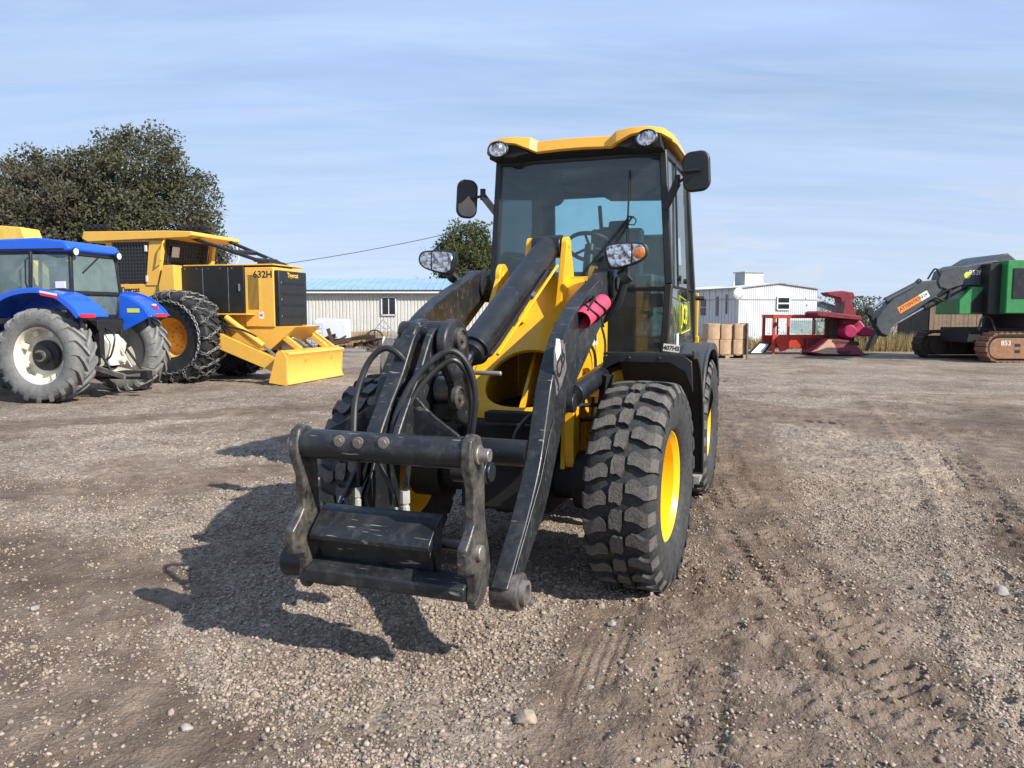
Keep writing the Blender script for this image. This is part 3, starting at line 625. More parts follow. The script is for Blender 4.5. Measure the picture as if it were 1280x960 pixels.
# tilt cylinder
mb = MB(); p0, p1 = Vector((.055, .55, 1.995)), Vector((.0, -.585, 1.375)); d = (p1-p0).normalized()
mb.cyl(p0+d*.03, p1, .082, n=32); mb.cyl(p1-d*.06, p1+d*.02, .090, n=32); mb.cyl(p1+d*.02, p1+d*.06, .070, n=24); mb.cyl((-.04, .55, 1.995), (.15, .55, 1.995), .075, n=24)
o = mb.build('tilt_cylinder', M['black'], LD, bevel=.004)
mb = MB(); e_ = Vector((-.005, -.92, 1.19)); mb.cyl(p1+d*.03, e_, .034, n=20); mb.build('rod', M['steel'], o)
off = Vector((.098, .0, -.03))
mb = MB(); mb.tube([p0+d*.30+off*.9+Vector((0, 0, .0)), p1+d*-.10+off, p1+off*.95, p1+Vector((.05, 0, -.05))], .011, 8); mb.build('feed_pipe', M['hose'], o)
mb = MB(); q = p0+d*.62+off; mb.cyl(q-d*.02, q+d*.03, .016, n=8); mb.build('pipe_clamp', M['steel'], o)
mb = MB(); q = p0+d*.2+off*1.25; mb.tube([q, p1+off*1.28+d*-.02], .009, 6); mb.build('guard_rod', M['yellow'], o)
# bell crank: two cast side plates on the cross tube
crank = spline2([(-1.13, 1.50), (-1.03, 1.535), (-.93, 1.50), (-.89, 1.40), (-.90, 1.28), (-.86, 1.20), (-.77, 1.16), (-.78, 1.07), (-.86, 1.02), (-.98, 1.04), (-1.04, 1.12), (-1.05, 1.22), (-1.12, 1.30), (-1.17, 1.42)], 4, True)
mb = MB()
for x0, x1 in ((.055, .105), (-.105, -.055)): mb.prism(crank, 'x', x0, x1)
mb.box((0, -.95, 1.09), (.11, .08, .08)); mb.prism([(-1.10, 1.48), (-1.0, 1.51), (-1.0, 1.45), (-1.1, 1.42)], 'x', -.06, .06)
o = mb.build('bell_crank', M['wornblack'], LD, bevel=.010)
for y, z, r in ((-1.03, 1.44, .055), (-1.06, 1.17, .055)):
    for s in (-1, 1): part('pin_cap', M['worn'], o, lambda mb: mb.lathe([(0, 0), (r, 0), (r, .022), (r*.8, .028), (r*.75, .02), (r*.35, .02), (r*.3, .034), (0, .034)] if s > 0 else [(0, 0), (r, 0), (r, -.022), (0, -.028)], c=(.105*s, y, z), axis='x', n=28))
mb = MB(); mb.cyl((-.05, -.92, 1.19), (.05, -.92, 1.19), .065, n=20); mb.cyl((.1, -.95, 1.28), (.30, -.97, 1.28), .012, n=8); mb.cyl((.10, -.95, 1.28), (.14, -.955, 1.28), .03, n=10)
mb.build('rod_eye', M['dullsteel'], o, bevel=.004)
# tilt link running forward and down to the coupler tube
link = spline2([(-1.12, 1.49), (-1.03, 1.505), (-.99, 1.44), (-1.08, 1.36), (-1.19, 1.22), (-1.30, 1.06), (-1.42, .99), (-1.50, 1.02), (-1.42, 1.14), (-1.28, 1.30), (-1.18, 1.44)], 4, True)
mb = MB(); mb.prism(link, 'x', -.125, -.05); mb.prism(link, 'x', .0, .035); mb.cyl((-.17, -1.06, 1.475), (.06, -1.06, 1.475), .05, n=20)
mb.build('tilt_link', M['wornblack'], LD, bevel=.007)
# --- coupler / quick hitch
cp_ = empty('coupler', (0, 0, 0)); cp_.parent = LD; hook = [(-1.60, 1.02), (-1.585, 1.065), (-1.54, 1.085), (-1.49, 1.07), (-1.465, 1.02), (-1.45, .90), (-1.445, .74), (-1.43, .66), (-1.40, .58), (-1.385, .50), (-1.42, .42), (-1.47, .37), (-1.53, .355), (-1.555, .40), (-1.545, .47), (-1.565, .52), (-1.64, .535), (-1.645, .64), (-1.60, .675), (-1.56, .72), (-1.56, .86), (-1.60, .95)]
each('side_plate', M['worn'], cp_, [lambda mb: mb.prism(hook, 'x', .365, .41), lambda mb: mb.prism(hook, 'x', -.435, -.39)], bevel=.008)
mb = MB(); mb.cyl((-.42, -1.53, 1.0), (.40, -1.53, 1.0), .064, n=32); mb.build('top_tube', M['wornblack'], cp_)
each('pin', M['dullsteel'], cp_, [lambda mb: (mb.cyl((.40, -1.53, 1.0), (.465, -1.53, 1.0), .027, n=20), mb.cyl((.41, -1.53, 1.0), (.425, -1.53, 1.0), .04, n=20)), lambda mb: mb.cyl((-.475, -1.53, 1.0), (-.42, -1.53, 1.0), .027, n=20),
    lambda mb: mb.cyl((.38, -1.53, .60), (.43, -1.53, .60), .032, n=16), lambda mb: mb.cyl((-.455, -1.53, .60), (-.40, -1.53, .60), .032, n=16)], bevel=.003)
mb = MB(); mb.prism([(-1.57, .40), (-1.57, .455), (-1.50, .485), (-1.42, .47), (-1.40, .43), (-1.43, .395), (-1.5, .38)], 'x', -.39, .365)
mb.build('lower_beam', M['wornblack'], cp_, bevel=.008)
mb = MB(); mb.cyl((-.57, -1.44, .44), (-.36, -1.44, .44), .075, r1=.06, n=24); mb.box((-.47, -1.40, .47), (.10, .16, .12), (20, 0, 0)); mb.build('arm_socket', M['black'], cp_, bevel=.01)
mb = MB(); pl = [(-1.41, .705), (-1.46, .69), (-1.545, .615), (-1.55, .585)]
pl2 = strip(spline2(pl, 3), .012); mb.prism(pl2, 'x', -.37, .205)
mb.prism([(-1.505, .585), (-1.49, .60), (-1.46, .47), (-1.48, .46)], 'x', -.36, .205); mb.prism([(-1.40, .70), (-1.46, .68), (-1.54, .60), (-1.50, .47), (-1.42, .47)], 'x', .19, .197)
mb.build('guard_plate', M['wornblack'], cp_, bevel=.003)
mb = MB()   # triangular gusset between link and tube
mb.prism([(-.42, 1.03), (-.25, 1.11), (-.12, 1.185), (.04, 1.205), (.13, 1.12), (.25, 1.04), (.25, 1.0), (-.42, 1.0)], 'y', -1.35, -1.33)
mb.build('gusset', M['wornblack'], cp_, bevel=.004)
for x, z in ((-.19, 1.03), (-.10, 1.028), (.02, 1.035)): part('bolt', M['dullsteel'], cp_, lambda mb: (mb.cyl((x, -1.588, z), (x, -1.60, z-.002), .017, n=6), mb.cyl((x, -1.58, z), (x, -1.594, z), .024, n=14)))
part('lock_block', M['black'], cp_, lambda mb: mb.box((-.28, -1.36, .55), (.09, .10, .12)), bevel=.006)
part('lock_cylinder', M['black'], cp_, lambda mb: (mb.cyl((-.15, -1.35, .56), (.12, -1.35, .56), .05, n=18), mb.cyl((.12, -1.35, .56), (.27, -1.35, .56), .024, n=14)), bevel=.004)
part('pivot_tube', M['black'], LD, lambda mb: (mb.cyl((.16, -1.2, .86), (.33, -1.2, .86), .055, n=20), mb.cyl((.33, -1.2, .86), (.345, -1.2, .86), .045, n=20)), bevel=.004)
# diagonal struts of the arm lower frame seen under the tube
mb = MB(); mb.prism([(-1.43, .62), (-1.34, .60), (-.84, 1.0), (-.86, 1.10), (-.95, 1.10)], 'x', -.355, -.335); mb.prism([(-1.15, .45), (-.9, .62), (-.86, .95), (-1.08, .95), (-1.22, .70)], 'x', -.30, -.285)
mb.build('inner_web', M['black'], LD, bevel=.003)
# --- hoses
part('hose', M['hose'], LD, lambda mb: mb.tube(spline([(-.225, -1.42, 1.03), (-.245, -1.36, 1.19), (-.215, -1.30, 1.34), (-.145, -1.27, 1.405), (-.075, -1.24, 1.36), (-.050, -1.2, 1.26), (-.06, -1.15, 1.15)], 6), .0145, 10))
part('hose', M['hose'], LD, lambda mb: mb.tube(spline([(-.03, -1.44, 1.03), (-.01, -1.40, 1.15), (.04, -1.34, 1.28), (.115, -1.28, 1.37), (.18, -1.24, 1.395), (.235, -1.21, 1.33), (.255, -1.18, 1.2), (.225, -1.15, 1.0)], 6), .0145, 10))
part('hose', M['hose'], LD, lambda mb: mb.tube(spline([(.0, -1.44, 1.03), (.02, -1.38, 1.15), (.07, -1.32, 1.26), (.135, -1.27, 1.335), (.185, -1.24, 1.355), (.225, -1.20, 1.29), (.238, -1.18, 1.17), (.21, -1.15, 1.0)], 6), .0125, 10))
part('hose', M['hose'], LD, lambda mb: mb.tube(spline([(.38, -.45, 1.08), (.30, -.6, 1.02), (.28, -.75, .92), (.33, -.7, .80)], 5), .012, 8))
part('hose', M['hose'], LD, lambda mb: mb.tube(spline([(-.335, -1.22, .98), (-.325, -1.22, .88), (-.333, -1.22, .74)], 4), .013, 8))
part('hose', M['hose'], LD, lambda mb: mb.tube(spline([(-.225, -1.22, .98), (-.215, -1.21, .86), (-.15, -1.22, .75), (-.115, -1.23, .66)], 4), .0105, 8))
part('hose', M['hose'], LD, lambda mb: mb.tube(spline([(-.055, -1.22, .98), (-.062, -1.22, .86), (-.075, -1.23, .74)], 4), .0135, 8))
part('hose', M['hose'], LD, lambda mb: mb.tube(spline([(-.40, -1.1, .99), (-.42, -1.08, .87), (-.36, -1.06, .80), (-.28, -1.05, .84)], 4), .010, 8))
M['crimp'] = mat('crimp_fitting', (.62, .60, .55), .35, metal=.3, var=.15)
for a, b, r in (((-.333, -1.22, .745), (-.336, -1.22, .64), .017), ((-.117, -1.23, .67), (-.105, -1.235, .60), .014), ((-.075, -1.23, .75), (-.072, -1.235, .62), .019), ((-.39, -1.25, .70), (-.41, -1.26, .63), .016)):
    mb = MB(); A, B = Vector(a), Vector(b); mb.cyl(A, A.lerp(B, .45), r*1.15, n=6); mb.cyl(A.lerp(B, .45), A.lerp(B, .55), r*.8, n=10); mb.cyl(A.lerp(B, .55), B, r*1.1, n=10); mb.build('hose_fitting', M['crimp'], LD)
# --- fenders
mb = MB(); mb.prism(strip(spline2([(.24, 1.318), (.42, 1.305), (.62, 1.19), (.80, .93), (.88, .50)], 6), .016), 'x', .50, 1.03); mb.prism(strip(spline2([(.24, 1.318), (.42, 1.305), (.62, 1.19), (.80, .93), (.88, .50)], 6), .05), 'x', 1.03, 1.045)
mb.prism([(.50, 1.30), (.56, 1.318), (.98, 1.318), (1.03, 1.28), (1.04, 1.10), (.99, 1.22), (.90, 1.27), (.6, 1.27), (.50, 1.22)], 'y', .235, .25)
for x_ in (.66, .84): mb.cyl((x_, .236, 1.295), (x_, .228, 1.295), .012, n=8)
a = mb.build('front_fender', M['blackclean'], LD, bevel=.004)
b = a.copy(); C.objects.link(b); b.parent = LD; b.scale = (-1, 1, 1)
mb = MB()
rf = spline2([(1.74, .50), (1.75, .80), (1.82, 1.06), (2.02, 1.235), (2.35, 1.30), (2.75, 1.26), (3.0, 1.08), (3.08, .9)], 6)
mb.prism(strip(rf, .02), 'x', .62, .93); mb.prism(strip([(p[0]*.985+.03, p[1]*.985+.002) for p in rf], .06), 'x', .925, .948)
a = mb.build('rear_fender', M['fender'], LD, bevel=.012, seg=3)
b = a.copy(); C.objects.link(b); b.parent = LD; b.scale = (-1, 1, 1)
M['step'] = mat('step_plate', (.42, .42, .41), .5, metal=.4, var=.3, vscale=20, dust=.5)
for z, y in ((.93, 1.36), (.62, 1.36), (.36, 1.34)): part('step', M['step'], LD, lambda mb: (mb.box((.88, y, z), (.20, .20, .02)), mb.box((.88, y-.105, z+.005), (.20, .012, .05))))
part('step_bracket', M['step'], LD, lambda mb: mb.box((.745, 1.36, .65), (.02, .18, .6)))
# --- cab
mb = MB(); ft = .64; fb = .715
def pillar(pts, w, d): 
    for p, q in zip(pts, pts[1:]): mb.beam(p, q, w, d, up=(0, 1, 0))
for s in (-1, 1):
    A_t, A_m, A_b = (s*.640, 1.50, 2.76), (s*.700, 1.50, 1.78), (s*.665, 1.52, 1.22)
    pillar([A_t, A_m, A_b], .055, .07)
    pillar([(s*.645, 2.66, 2.78), (s*.70, 2.84, 1.75), (s*.70, 2.92, 1.30)], .07, .09)
    pillar([(s*.60, 2.64, 2.74), (s*.635, 2.80, 1.75), (s*.63, 2.88, 1.30)], .12, .05)
    mb.beam((s*.640, 1.48, 2.745), (s*.645, 2.70, 2.77), .06, .06); mb.beam((s*.70, 1.50, 1.245), (s*.70, 2.95, 1.29), .05, .09)
mb.beam((-.64, 1.49, 2.745), (.64, 1.49, 2.745), .06, .06); mb.beam((-.64, 2.68, 2.70), (.64, 2.68, 2.70), .07, .16)
mb.beam((-.68, 1.50, 1.745), (.68, 1.50, 1.745), .03, .035); mb.beam((-.68, 1.52, 1.22), (.68, 1.52, 1.22), .05, .06)
mb.beam((-.69, 2.85, 1.66), (.69, 2.85, 1.66), .05, .08)
mb.box((0, 2.2, 2.715), (1.22, 1.2, .05))
cabf = mb.build('cab_frame', M['blackclean'], LD, bevel=.008)
mb = MB(); mb.box((0, 2.2, 1.12), (1.34, 1.45, .24)); mb.box((0, 1.53, 1.10), (1.20, .03, .22)); mb.prism([(2.88, 1.25), (2.84, 1.66), (2.9, 1.66), (2.98, 1.25)], 'x', -.68, .68); mb.box((0, 2.80, 1.45), (1.30, .04, .46)); mb.build('cab_base', M['matteblack'], LD, bevel=.01)
mb = MB(); mb.box((0, 1.54, 1.48), (.46, .03, .52)); mb.box((.0, 1.60, 1.66), (1.30, .20, .10)); mb.prism([(1.56, 1.70), (1.62, 1.88), (1.80, 1.90), (1.84, 1.70)], 'x', -.30, .25); mb.build('dashboard', M['darkgrey'], LD, bevel=.01)
def pane(name, c4, th, m, parent):
    a, b, c, d = [Vector(p) for p in c4]; n = (b-a).cross(d-a).normalized()*th/2
    q = MB(); q.hexa([p-n for p in (a, b, c, d)], [p+n for p in (a, b, c, d)]); return q.build(name, m, parent)
pane('windscreen', [(-.685, 1.478, 1.755), (.685, 1.478, 1.755), (.625, 1.478, 2.74), (-.625, 1.478, 2.74)], .006, M['glass'], LD)
for s in (-1, 1):
    pane('lower_front_glass', [(s*.235, 1.50, 1.245), (s*.655, 1.50, 1.245), (s*.68, 1.49, 1.735), (s*.235, 1.49, 1.735)], .006, M['glass'], LD)
    dg = pane('door_glass', [(s*.70, 1.56, 1.28), (s*.715, 2.88, 1.32), (s*.655, 2.66, 2.74), (s*.655, 1.56, 2.72)] if s > 0 else [(s*.715, 2.88, 1.32), (s*.70, 1.56, 1.28), (s*.655, 1.56, 2.72), (s*.655, 2.66, 2.74)], .006, M['glass'], LD)
    mb = MB(); mb.beam((s*.668, 1.93, 2.74), (s*.705, 1.95, 1.77), .012, .045, up=(0, 1, 0)); mb.beam((s*.705, 1.60, 1.77), (s*.712, 2.84, 1.77), .008, .012); mb.build('window_bar', M['matteblack'], dg)
    for y, z in ((1.93, 1.84), (2.30, 1.83)): part('window_catch', M['matteblack'], dg, lambda mb: mb.cyl((s*.70, y, z), (s*.73, y, z), .022, n=12))
    part('door_lock', M['matteblack'], dg, lambda mb: mb.cyl((s*.70, 2.33, 1.71), (s*.735, 2.33, 1.71), .05, n=16)); part('door_hinge', M['matteblack'], dg, lambda mb: mb.cyl((s*.72, 2.96, 1.70), (s*.80, 2.98, 1.70), .02, n=8))
    if s > 0:
        # JCB mark on the glass: outlined slanted box with the letters
        P_ = [(1.93, 1.66), (2.56, 1.62), (2.60, 1.40), (2.06, 1.385)]
        mb = MB(); Q = [(y, z) for y, z in ((1.90, 1.70), (2.50, 1.655), (2.62, 1.42), (2.03, 1.395))]
        for p, q in zip(Q, Q[1:]+Q[:1]): mb.beam((.7215, p[0], p[1]), (.7215, q[0], q[1]), .004, .013, up=(1, 0, 0))
        lg = mb.build('logo_frame', M['ylogo'], dg)
        text_mesh('logo_lettering', 'JCB', .22, M['ylogo'], lg, frame4((.7215, 2.26, 1.545), (0, 1, -.05), (0, -.25, 1)), .001, .003, spacing=1.05)
        mb = MB(); mb.box((.712, 1.93, 1.34), (.004, .10, .12)); mb.build('label', M['white'], dg)
pane('rear_window', [(.60, 2.835, 1.70), (-.60, 2.835, 1.70), (-.56, 2.68, 2.62), (.56, 2.68, 2.62)], .006, M['glass'], LD)
# model plate beside the pillar
mb = MB(); mb.box((.735, 1.44, 1.305), (.12, .006, .055), (0, 6, 0)); o = mb.build('model_plate', M['white'], LD); text_mesh('lettering', '407HS', .045, M['decal'], o, frame4((.735, 1.436, 1.303), (1, 0, -.08), (0, 0, 1)), .0005, .001)
# roof
st = [(-.735, 1.50, 2.80, 2.825, 2.70), (-.72, 1.40, 2.80, 2.855, 2.76), (-.66, 1.30, 2.825, 2.885, 2.80), (-.56, 1.27, 2.845, 2.90, 2.81), (-.44, 1.27, 2.83, 2.90, 2.82), (-.33, 1.29, 2.785, 2.89, 2.82), (-.285, 1.33, 2.768, 2.865, 2.82), (-.1, 1.325, 2.775, 2.870, 2.83)]
st = st+[(-a, b, c, d, e) for a, b, c, d, e in st[::-1]]
mb = MB(); rows = []
for x, f, zb, zt, r_ in st:
    rows.append([mb.v(p) for p in ((x, f+.02, zb), (x, f, zb+.012), (x, f+.012, zt-.012), (x, f+.05, zt), (x*.98, 2.0, zt+.018), (x*.96, r_, zt-.005), (x*.96, r_+.04, zt-.05), (x*.96, r_, zb), (x, 1.9, zb-.0))])
for a, b in zip(rows, rows[1:]):
    for k in range(9): mb.f([a[k], a[(k+1) % 9], b[(k+1) % 9], b[k]])
mb.f(rows[0]); mb.f(rows[-1][::-1])
mb.build('roof', M['roofyellow'], LD, ang=28)
mb = MB(); mb.prism([(1.36, 2.765), (1.36, 2.80), (2.7, 2.81), (2.7, 2.74), (1.46, 2.74)], 'x', -.655, .655)
for s in (-1, 1): mb.prism([(s*.34, 2.77), (s*.46, 2.838), (s*.56, 2.852), (s*.65, 2.838), (s*.66, 2.74), (s*.45, 2.74)], 'y', 1.30, 1.46)
mb.build('roof_underside', M['matteblack'], LD, bevel=.006)
for s in (-1, 1):
    x = .565*s
    mb = MB(); mb.lathe([(0, .10), (.035, .09), (.062, .04), (.078, 0), (.082, -.02), (.074, -.028), (.07, -.02), (0, -.016)], c=(0, 0, 0), axis='y', n=32)
    for v in mb.bm.verts: v.co = Vector((v.co.x*1.0, v.co.y, v.co.z*.78))
    o = mb.build('work_light', M['blackclean'], LD); o.location = (x, 1.25, 2.795); o.rotation_euler = (R(-6), 0, R(-8*s))
    mb = MB(); mb.lathe([(0, -.03), (.04, -.029), (.068, -.021), (.07, -.016), (0, -.012)], axis='y', n=32)
    for v in mb.bm.verts: v.co = Vector((v.co.x, v.co.y, v.co.z*.78))
    mb.build('lens', M['lens'], o)
# mirrors
for s, c_, arm in ((-1, (-.90, 1.42, 2.47), [(-.665, 1.5, 2.34), (-.77, 1.44, 2.49)]), (1, (.90, 1.36, 2.565), [(.665, 1.46, 2.33), (.76, 1.40, 2.50)])):
    mb = MB(); mb.beam(arm[0], arm[1], .03, .05); A, B = Vector(arm[1]), Vector(c_); mb.cyl(A, B-Vector((0, .0, .0)), .011, n=8); mb.cyl(A+Vector((0, 0, -.03)), A+Vector((0, 0, .055)), .022, n=12); mb.beam((s*.665, 1.47, 2.20), (s*.665, 1.47, 2.42), .03, .03)
    if s > 0: mb.cyl(B+Vector((-.1, -.05, -.005)), B+Vector((.03, -.05, 0)), .014, n=8)
    o = mb.build('mirror', M['blackclean'], LD)
    w_, h_ = (.085, .152) if s < 0 else (.098, .142)
    mb = MB(); mb.prism(rrect(-w_, -h_, w_, h_, .068, 8), 'y', -.022, .02); q = mb.build('mirror_shell', M['blackclean'], o, bevel=.015, seg=3); q.location = c_; q.rotation_euler = (0, R(-3*s), R(38 if s < 0 else -6))
    mb = MB(); mb.prism(rrect(-w_+.012, -h_+.012, w_-.012, h_-.012, .056, 8), 'y', .0205, .024); g_ = mb.build('mirror_glass', M['mirrorglass'], o); g_.location = c_; g_.rotation_euler = q.rotation_euler
# headlights on arms
def headlamp(c, flip, arm):
    o = empty('headlight', c, 0); o.parent = LD
    out = [(-.125, .045), (-.09, .068), (0, .074), (.09, .070), (.120, .050), (.128, .018), (.118, -.012), (.08, -.040), (.0, -.066), (-.07, -.078), (-.098, -.066), (-.112, -.03)]
    if flip: out = [(-x, z) for x, z in out][::-1]
    out = spline2(out, 4, True)
    mb = MB(); n = len(out); rings = []
    for k, y in ((1.0, -.04), (1.06, -.035), (1.06, -.01), (.92, .05), (.55, .10)): rings.append([mb.v((x*k, y, z*k)) for x, z in out])
    for a, b in zip(rings, rings[1:]):
        for i in range(n): mb.f([a[i], a[(i+1) % n], b[(i+1) % n], b[i]])
    mb.f(rings[-1]); mb.f(rings[0][::-1]); mb.build('lamp_housing', M['blackclean'], o)
    sx = -1 if flip else 1
    def clipx(pts, x0, keep_less):
        res = []
        m = len(pts)
        for i in range(m):
            p, q = pts[i], pts[(i+1) % m]; ip = (p[0] < x0) == keep_less; iq = (q[0] < x0) == keep_less
            if ip: res.append(p)
            if ip != iq: t = (x0-p[0])/(q[0]-p[0]); res.append((x0, p[1]+(q[1]-p[1])*t))
        return res
    sm = [(x*.93, z*.91) for x, z in out]
    mb = MB(); mb.prism(clipx(sm, .035*sx, not flip), 'y', -.048, -.036); mb.build('lens', M['lens'], o, bevel=.004)
    mb = MB(); mb.prism(clipx(sm, .042*sx, flip), 'y', -.048, -.036); ic = mb.build('indicator', M['lens'], o, bevel=.004)
    if not flip: part('amber_bulb', M['amber'], ic, lambda mb: mb.lathe([(0, -.056), (.022, -.055), (.034, -.051), (.036, -.047), (0, -.046)], c=(.084, 0, .012), axis='y', n=20))
    mb = MB(); mb.tube(spline(arm, 5), .026, 10); a1 = Vector(arm[0]); mb.cyl(a1+Vector((-.02, 0, -.03)), a1+Vector((.02, 0, .0)), .05, n=14); mb.box(tuple(a1+Vector((0, 0, .03))), (.05, .06, .08))
    mb.build('lamp_arm', M['blackclean'], LD)
headlamp((.615, .35, 1.91), False, [(.60, .37, 1.80), (.59, .37, 1.72), (.54, .38, 1.60), (.45, .40, 1.515), (.34, .42, 1.49)])
headlamp((-.655, .38, 1.90), True, [(-.575, .40, 1.83), (-.52, .42, 1.76), (-.46, .45, 1.70), (-.36, .5, 1.66), (-.25, .55, 1.66)])
# wiper
mb = MB()
for dz in (0, .03): mb.beam((.395+dz, 1.462, 2.275+dz*.3), (-.005+dz*3.6, 1.45, 1.80), .012, .012)
mb.cyl((.40, 1.46, 2.62), (.385, 1.46, 1.99), .007, n=6); mb.beam((.385, 1.455, 2.285), (.44, 1.455, 2.275), .012, .012); mb.cyl((.05, 1.44, 1.80), (.05, 1.49, 1.80), .03, n=12)
mb.tube(spline([(.43, 1.455, 2.275), (.455, 1.45, 2.255), (.44, 1.45, 2.22), (.40, 1.45, 2.225)], 4), .004, 6)
mb.build('wiper', M['matteblack'], LD)
# inside: steering wheel, column, seat, blind, mirror
mb = MB(); ringp = [(.19*math.cos(2*math.pi*i/32), .19*math.sin(2*math.pi*i/32)) for i in range(33)]
Mx = Matrix.Rotation(R(-32), 4, 'X'); base = Vector((-.03, 1.98, 2.11))
mb.tube([base+Mx@Vector((a, b, 0)) for a, b in ringp], .017, 8, cap=False)
for k in range(3): a = 2*math.pi*k/3+.5; mb.cyl(base, base+Mx@Vector((.18*math.cos(a), .18*math.sin(a), 0)), .012, n=6)
mb.cyl(base+Mx@Vector((0, 0, .02)), base+Vector((0, -.15, -.5)), .045, n=14); mb.build('steering_wheel', M['blackclean'], LD)
mb = MB(); mb.box((.10, 2.42, 2.02), (.46, .12, .56), (-6, 0, 0)); mb.box((.10, 2.20, 1.62), (.48, .46, .16)); mb.box((.10, 2.46, 2.02), (.18, .05, .72), (-5, 0, 0)); mb.box((.36, 2.2, 1.78), (.08, .36, .09)); mb.box((-.18, 2.2, 1.78), (.08, .36, .09)); mb.box((.1, 2.2, 1.4), (.36, .4, .36))
mb.build('seat', M['seat'], LD, bevel=.03, seg=3)
mb = MB(); mb.box((.47, 2.1, 1.62), (.16, .8, .5)); mb.box((-.52, 2.1, 1.45), (.12, 1.0, .4)); mb.box((.32, 2.66, 1.95), (.42, .12, .62)); mb.build('console', M['darkgrey'], LD, bevel=.02)
mb = MB(); mb.prism([(-.52, 2.69), (.56, 2.69), (.56, 2.55), (.0, 2.57), (-.12, 2.64), (-.35, 2.66)], 'y', 2.2, 2.62); mb.lathe([(0, .0), (.075, 0), (.075, .025), (0, .03)], c=(-.26, 1.72, 2.50), axis='y', n=24); mb.cyl((-.26, 1.73, 2.55), (-.2, 1.73, 2.68), .008, n=6)
mb.build('headliner', M['seat'], LD)
mb = MB(); mb.beam((-.13, 2.72, 2.55), (-.10, 2.76, 2.1), .02, .03); mb.box((-.04, 2.7, 2.33), (.12, .03, .04)); mb.build('rear_wiper', M['matteblack'], LD)
# engine hood behind the cab
mb = MB(); mb.prism([(2.98, .85), (2.98, 1.72), (3.5, 1.70), (4.25, 1.55), (4.38, 1.40), (4.38, .75), (3.2, .75)], 'x', -.58, .58); mb.build('engine_hood', M['yellow'], LD, bevel=.05, seg=4)
mb = MB(); mb.box((.725, 3.08, 1.50), (.03, .03, .50)); mb.box((.725, 3.08, 1.28), (.05, .05, .14)); mb.build('hand_rail', M['yellow'], LD, bevel=.006)
mb = MB(); mb.box((0, 4.40, .72), (1.1, .2, .5)); mb.build('counterweight', M['black'], LD, bevel=.04)
# the pink roll strapped on the arm (a thing of its own)
PR = empty('canvas_roll', LD.matrix_basis @ Vector((.49, -.12, 1.58)), -20, label='bright pink document roll strapped to the black loader arm below the right headlight', cat='canvas roll')
mb = MB(); a, b = Vector((.030, -.215, -.055)), Vector((.085, .03, .045)); mb.tube([a, a.lerp(b, .3)+Vector((0, 0, .004)), a.lerp(b, .7)-Vector((0, 0, .003)), b], [.050, .052, .049, .047], 20, cap=False); ax_ = (b-a).normalized()
mb.tube([b, a], [.042, .045], 20, cap=False)
mb.build('roll', M['pink'], PR)
mb = MB(); mb.cyl(b-ax_*.02, b+ax_*.002, .044, n=16); mb.build('end_disc', M['pink'], PR)
mb = MB()
for t in (.28, .62):
    c = a.lerp(b, t); u = ax_.cross(Vector((0, 0, 1))).normalized(); w_ = ax_.cross(u)
    mb.tube([c+(u*math.cos(2*math.pi*i/20)+w_*math.sin(2*math.pi*i/20))*.0555+ax_*.03*math.sin(i*.63) for i in range(21)], .006, 6, cap=False)
mb.tube(spline([a+Vector((.03, .0, .05)), a.lerp(b, .3)+Vector((.02, 0, .065)), a.lerp(b, .6)+Vector((0, 0, .062)), b+Vector((-.06, 0, .03))], 5), .006, 6)
mb.tube(spline([b+Vector((0, 0, -.04)), b+Vector((.0, -.03, -.09)), b+Vector((.01, -.02, -.14))], 4), .006, 6)
mb.build('strap', M['matteblack'], PR)
# ---------------------------------------------------------------- other machines
M['tyel'] = mat('skidder_yellow', (.78, .44, .075), .42, var=.05, dust=.12, dcol=(.5, .36, .18))
M['gyel'] = mat('old_machine_yellow', (.66, .45, .09), .55, var=.15, dust=.3, dcol=(.4, .3, .15))
M['blue'] = mat('tractor_blue', (.010, .10, .62), .30, var=.06, dust=.18, dcol=(.18, .24, .42), coat=.4)
M['greydust'] = mat('dusty_tyre', (.155, .155, .150), .88, var=.28, vscale=6, dust=.6, dcol=(.27, .26, .24), bump=.4, bscale=30)
M['greydusty2'] = mat('dusty_tyre_lug', (.21, .208, .20), .88, var=.25, vscale=6, dust=.6, dcol=(.31, .30, .28), bump=.4, bscale=30)
M['newtyre'] = mat('black_tyre', (.020, .020, .021), .6, var=.3, dust=.3, dcol=(.07, .065, .06))
M['chain'] = mat('chain_steel', (.16, .16, .16), .5, metal=.3, var=.4, vscale=10, dust=.4, dcol=(.14, .11, .09))
M['cream'] = mat('cream_rim', (.70, .67, .56), .5, var=.1, dust=.3, dcol=(.40, .36, .28))
M['red'] = mat('red_marker', (.6, .02, .04), .35, var=.05)
M['agedwhite'] = mat('reflector_white', (.7, .68, .64), .4, var=.05)
M['lime'] = mat('lime_label', (.55, .62, .08), .5, var=.05)
M['green'] = mat('machine_green', (.028, .20, .058), .38, var=.08, dust=.15, dcol=(.10, .24, .10))
M['boomgrey'] = mat('boom_dark_grey', (.052, .060, .066), .42, var=.12, dust=.3, dcol=(.11, .11, .105))
M['rust'] = mat('rusty_track', (.26, .115, .055), .8, var=.35, vscale=8, dust=.7, dcol=(.34, .24, .17), bump=.3, bscale=25)
M['darkrust'] = mat('dark_rust', (.050, .032, .024), .8, var=.4, vscale=8, dust=.4, dcol=(.12, .075, .05))
M['magenta'] = mat('magenta_paint', (.36, .015, .075), .5, var=.2, dust=.3, dcol=(.20, .06, .06))
M['oxred'] = mat('dark_red_paint', (.19, .015, .03), .55, var=.2, dust=.3, dcol=(.22, .10, .07))
M['cabred'] = mat('cab_red', (.50, .042, .022), .55, var=.15, dust=.25, dcol=(.42, .14, .08))
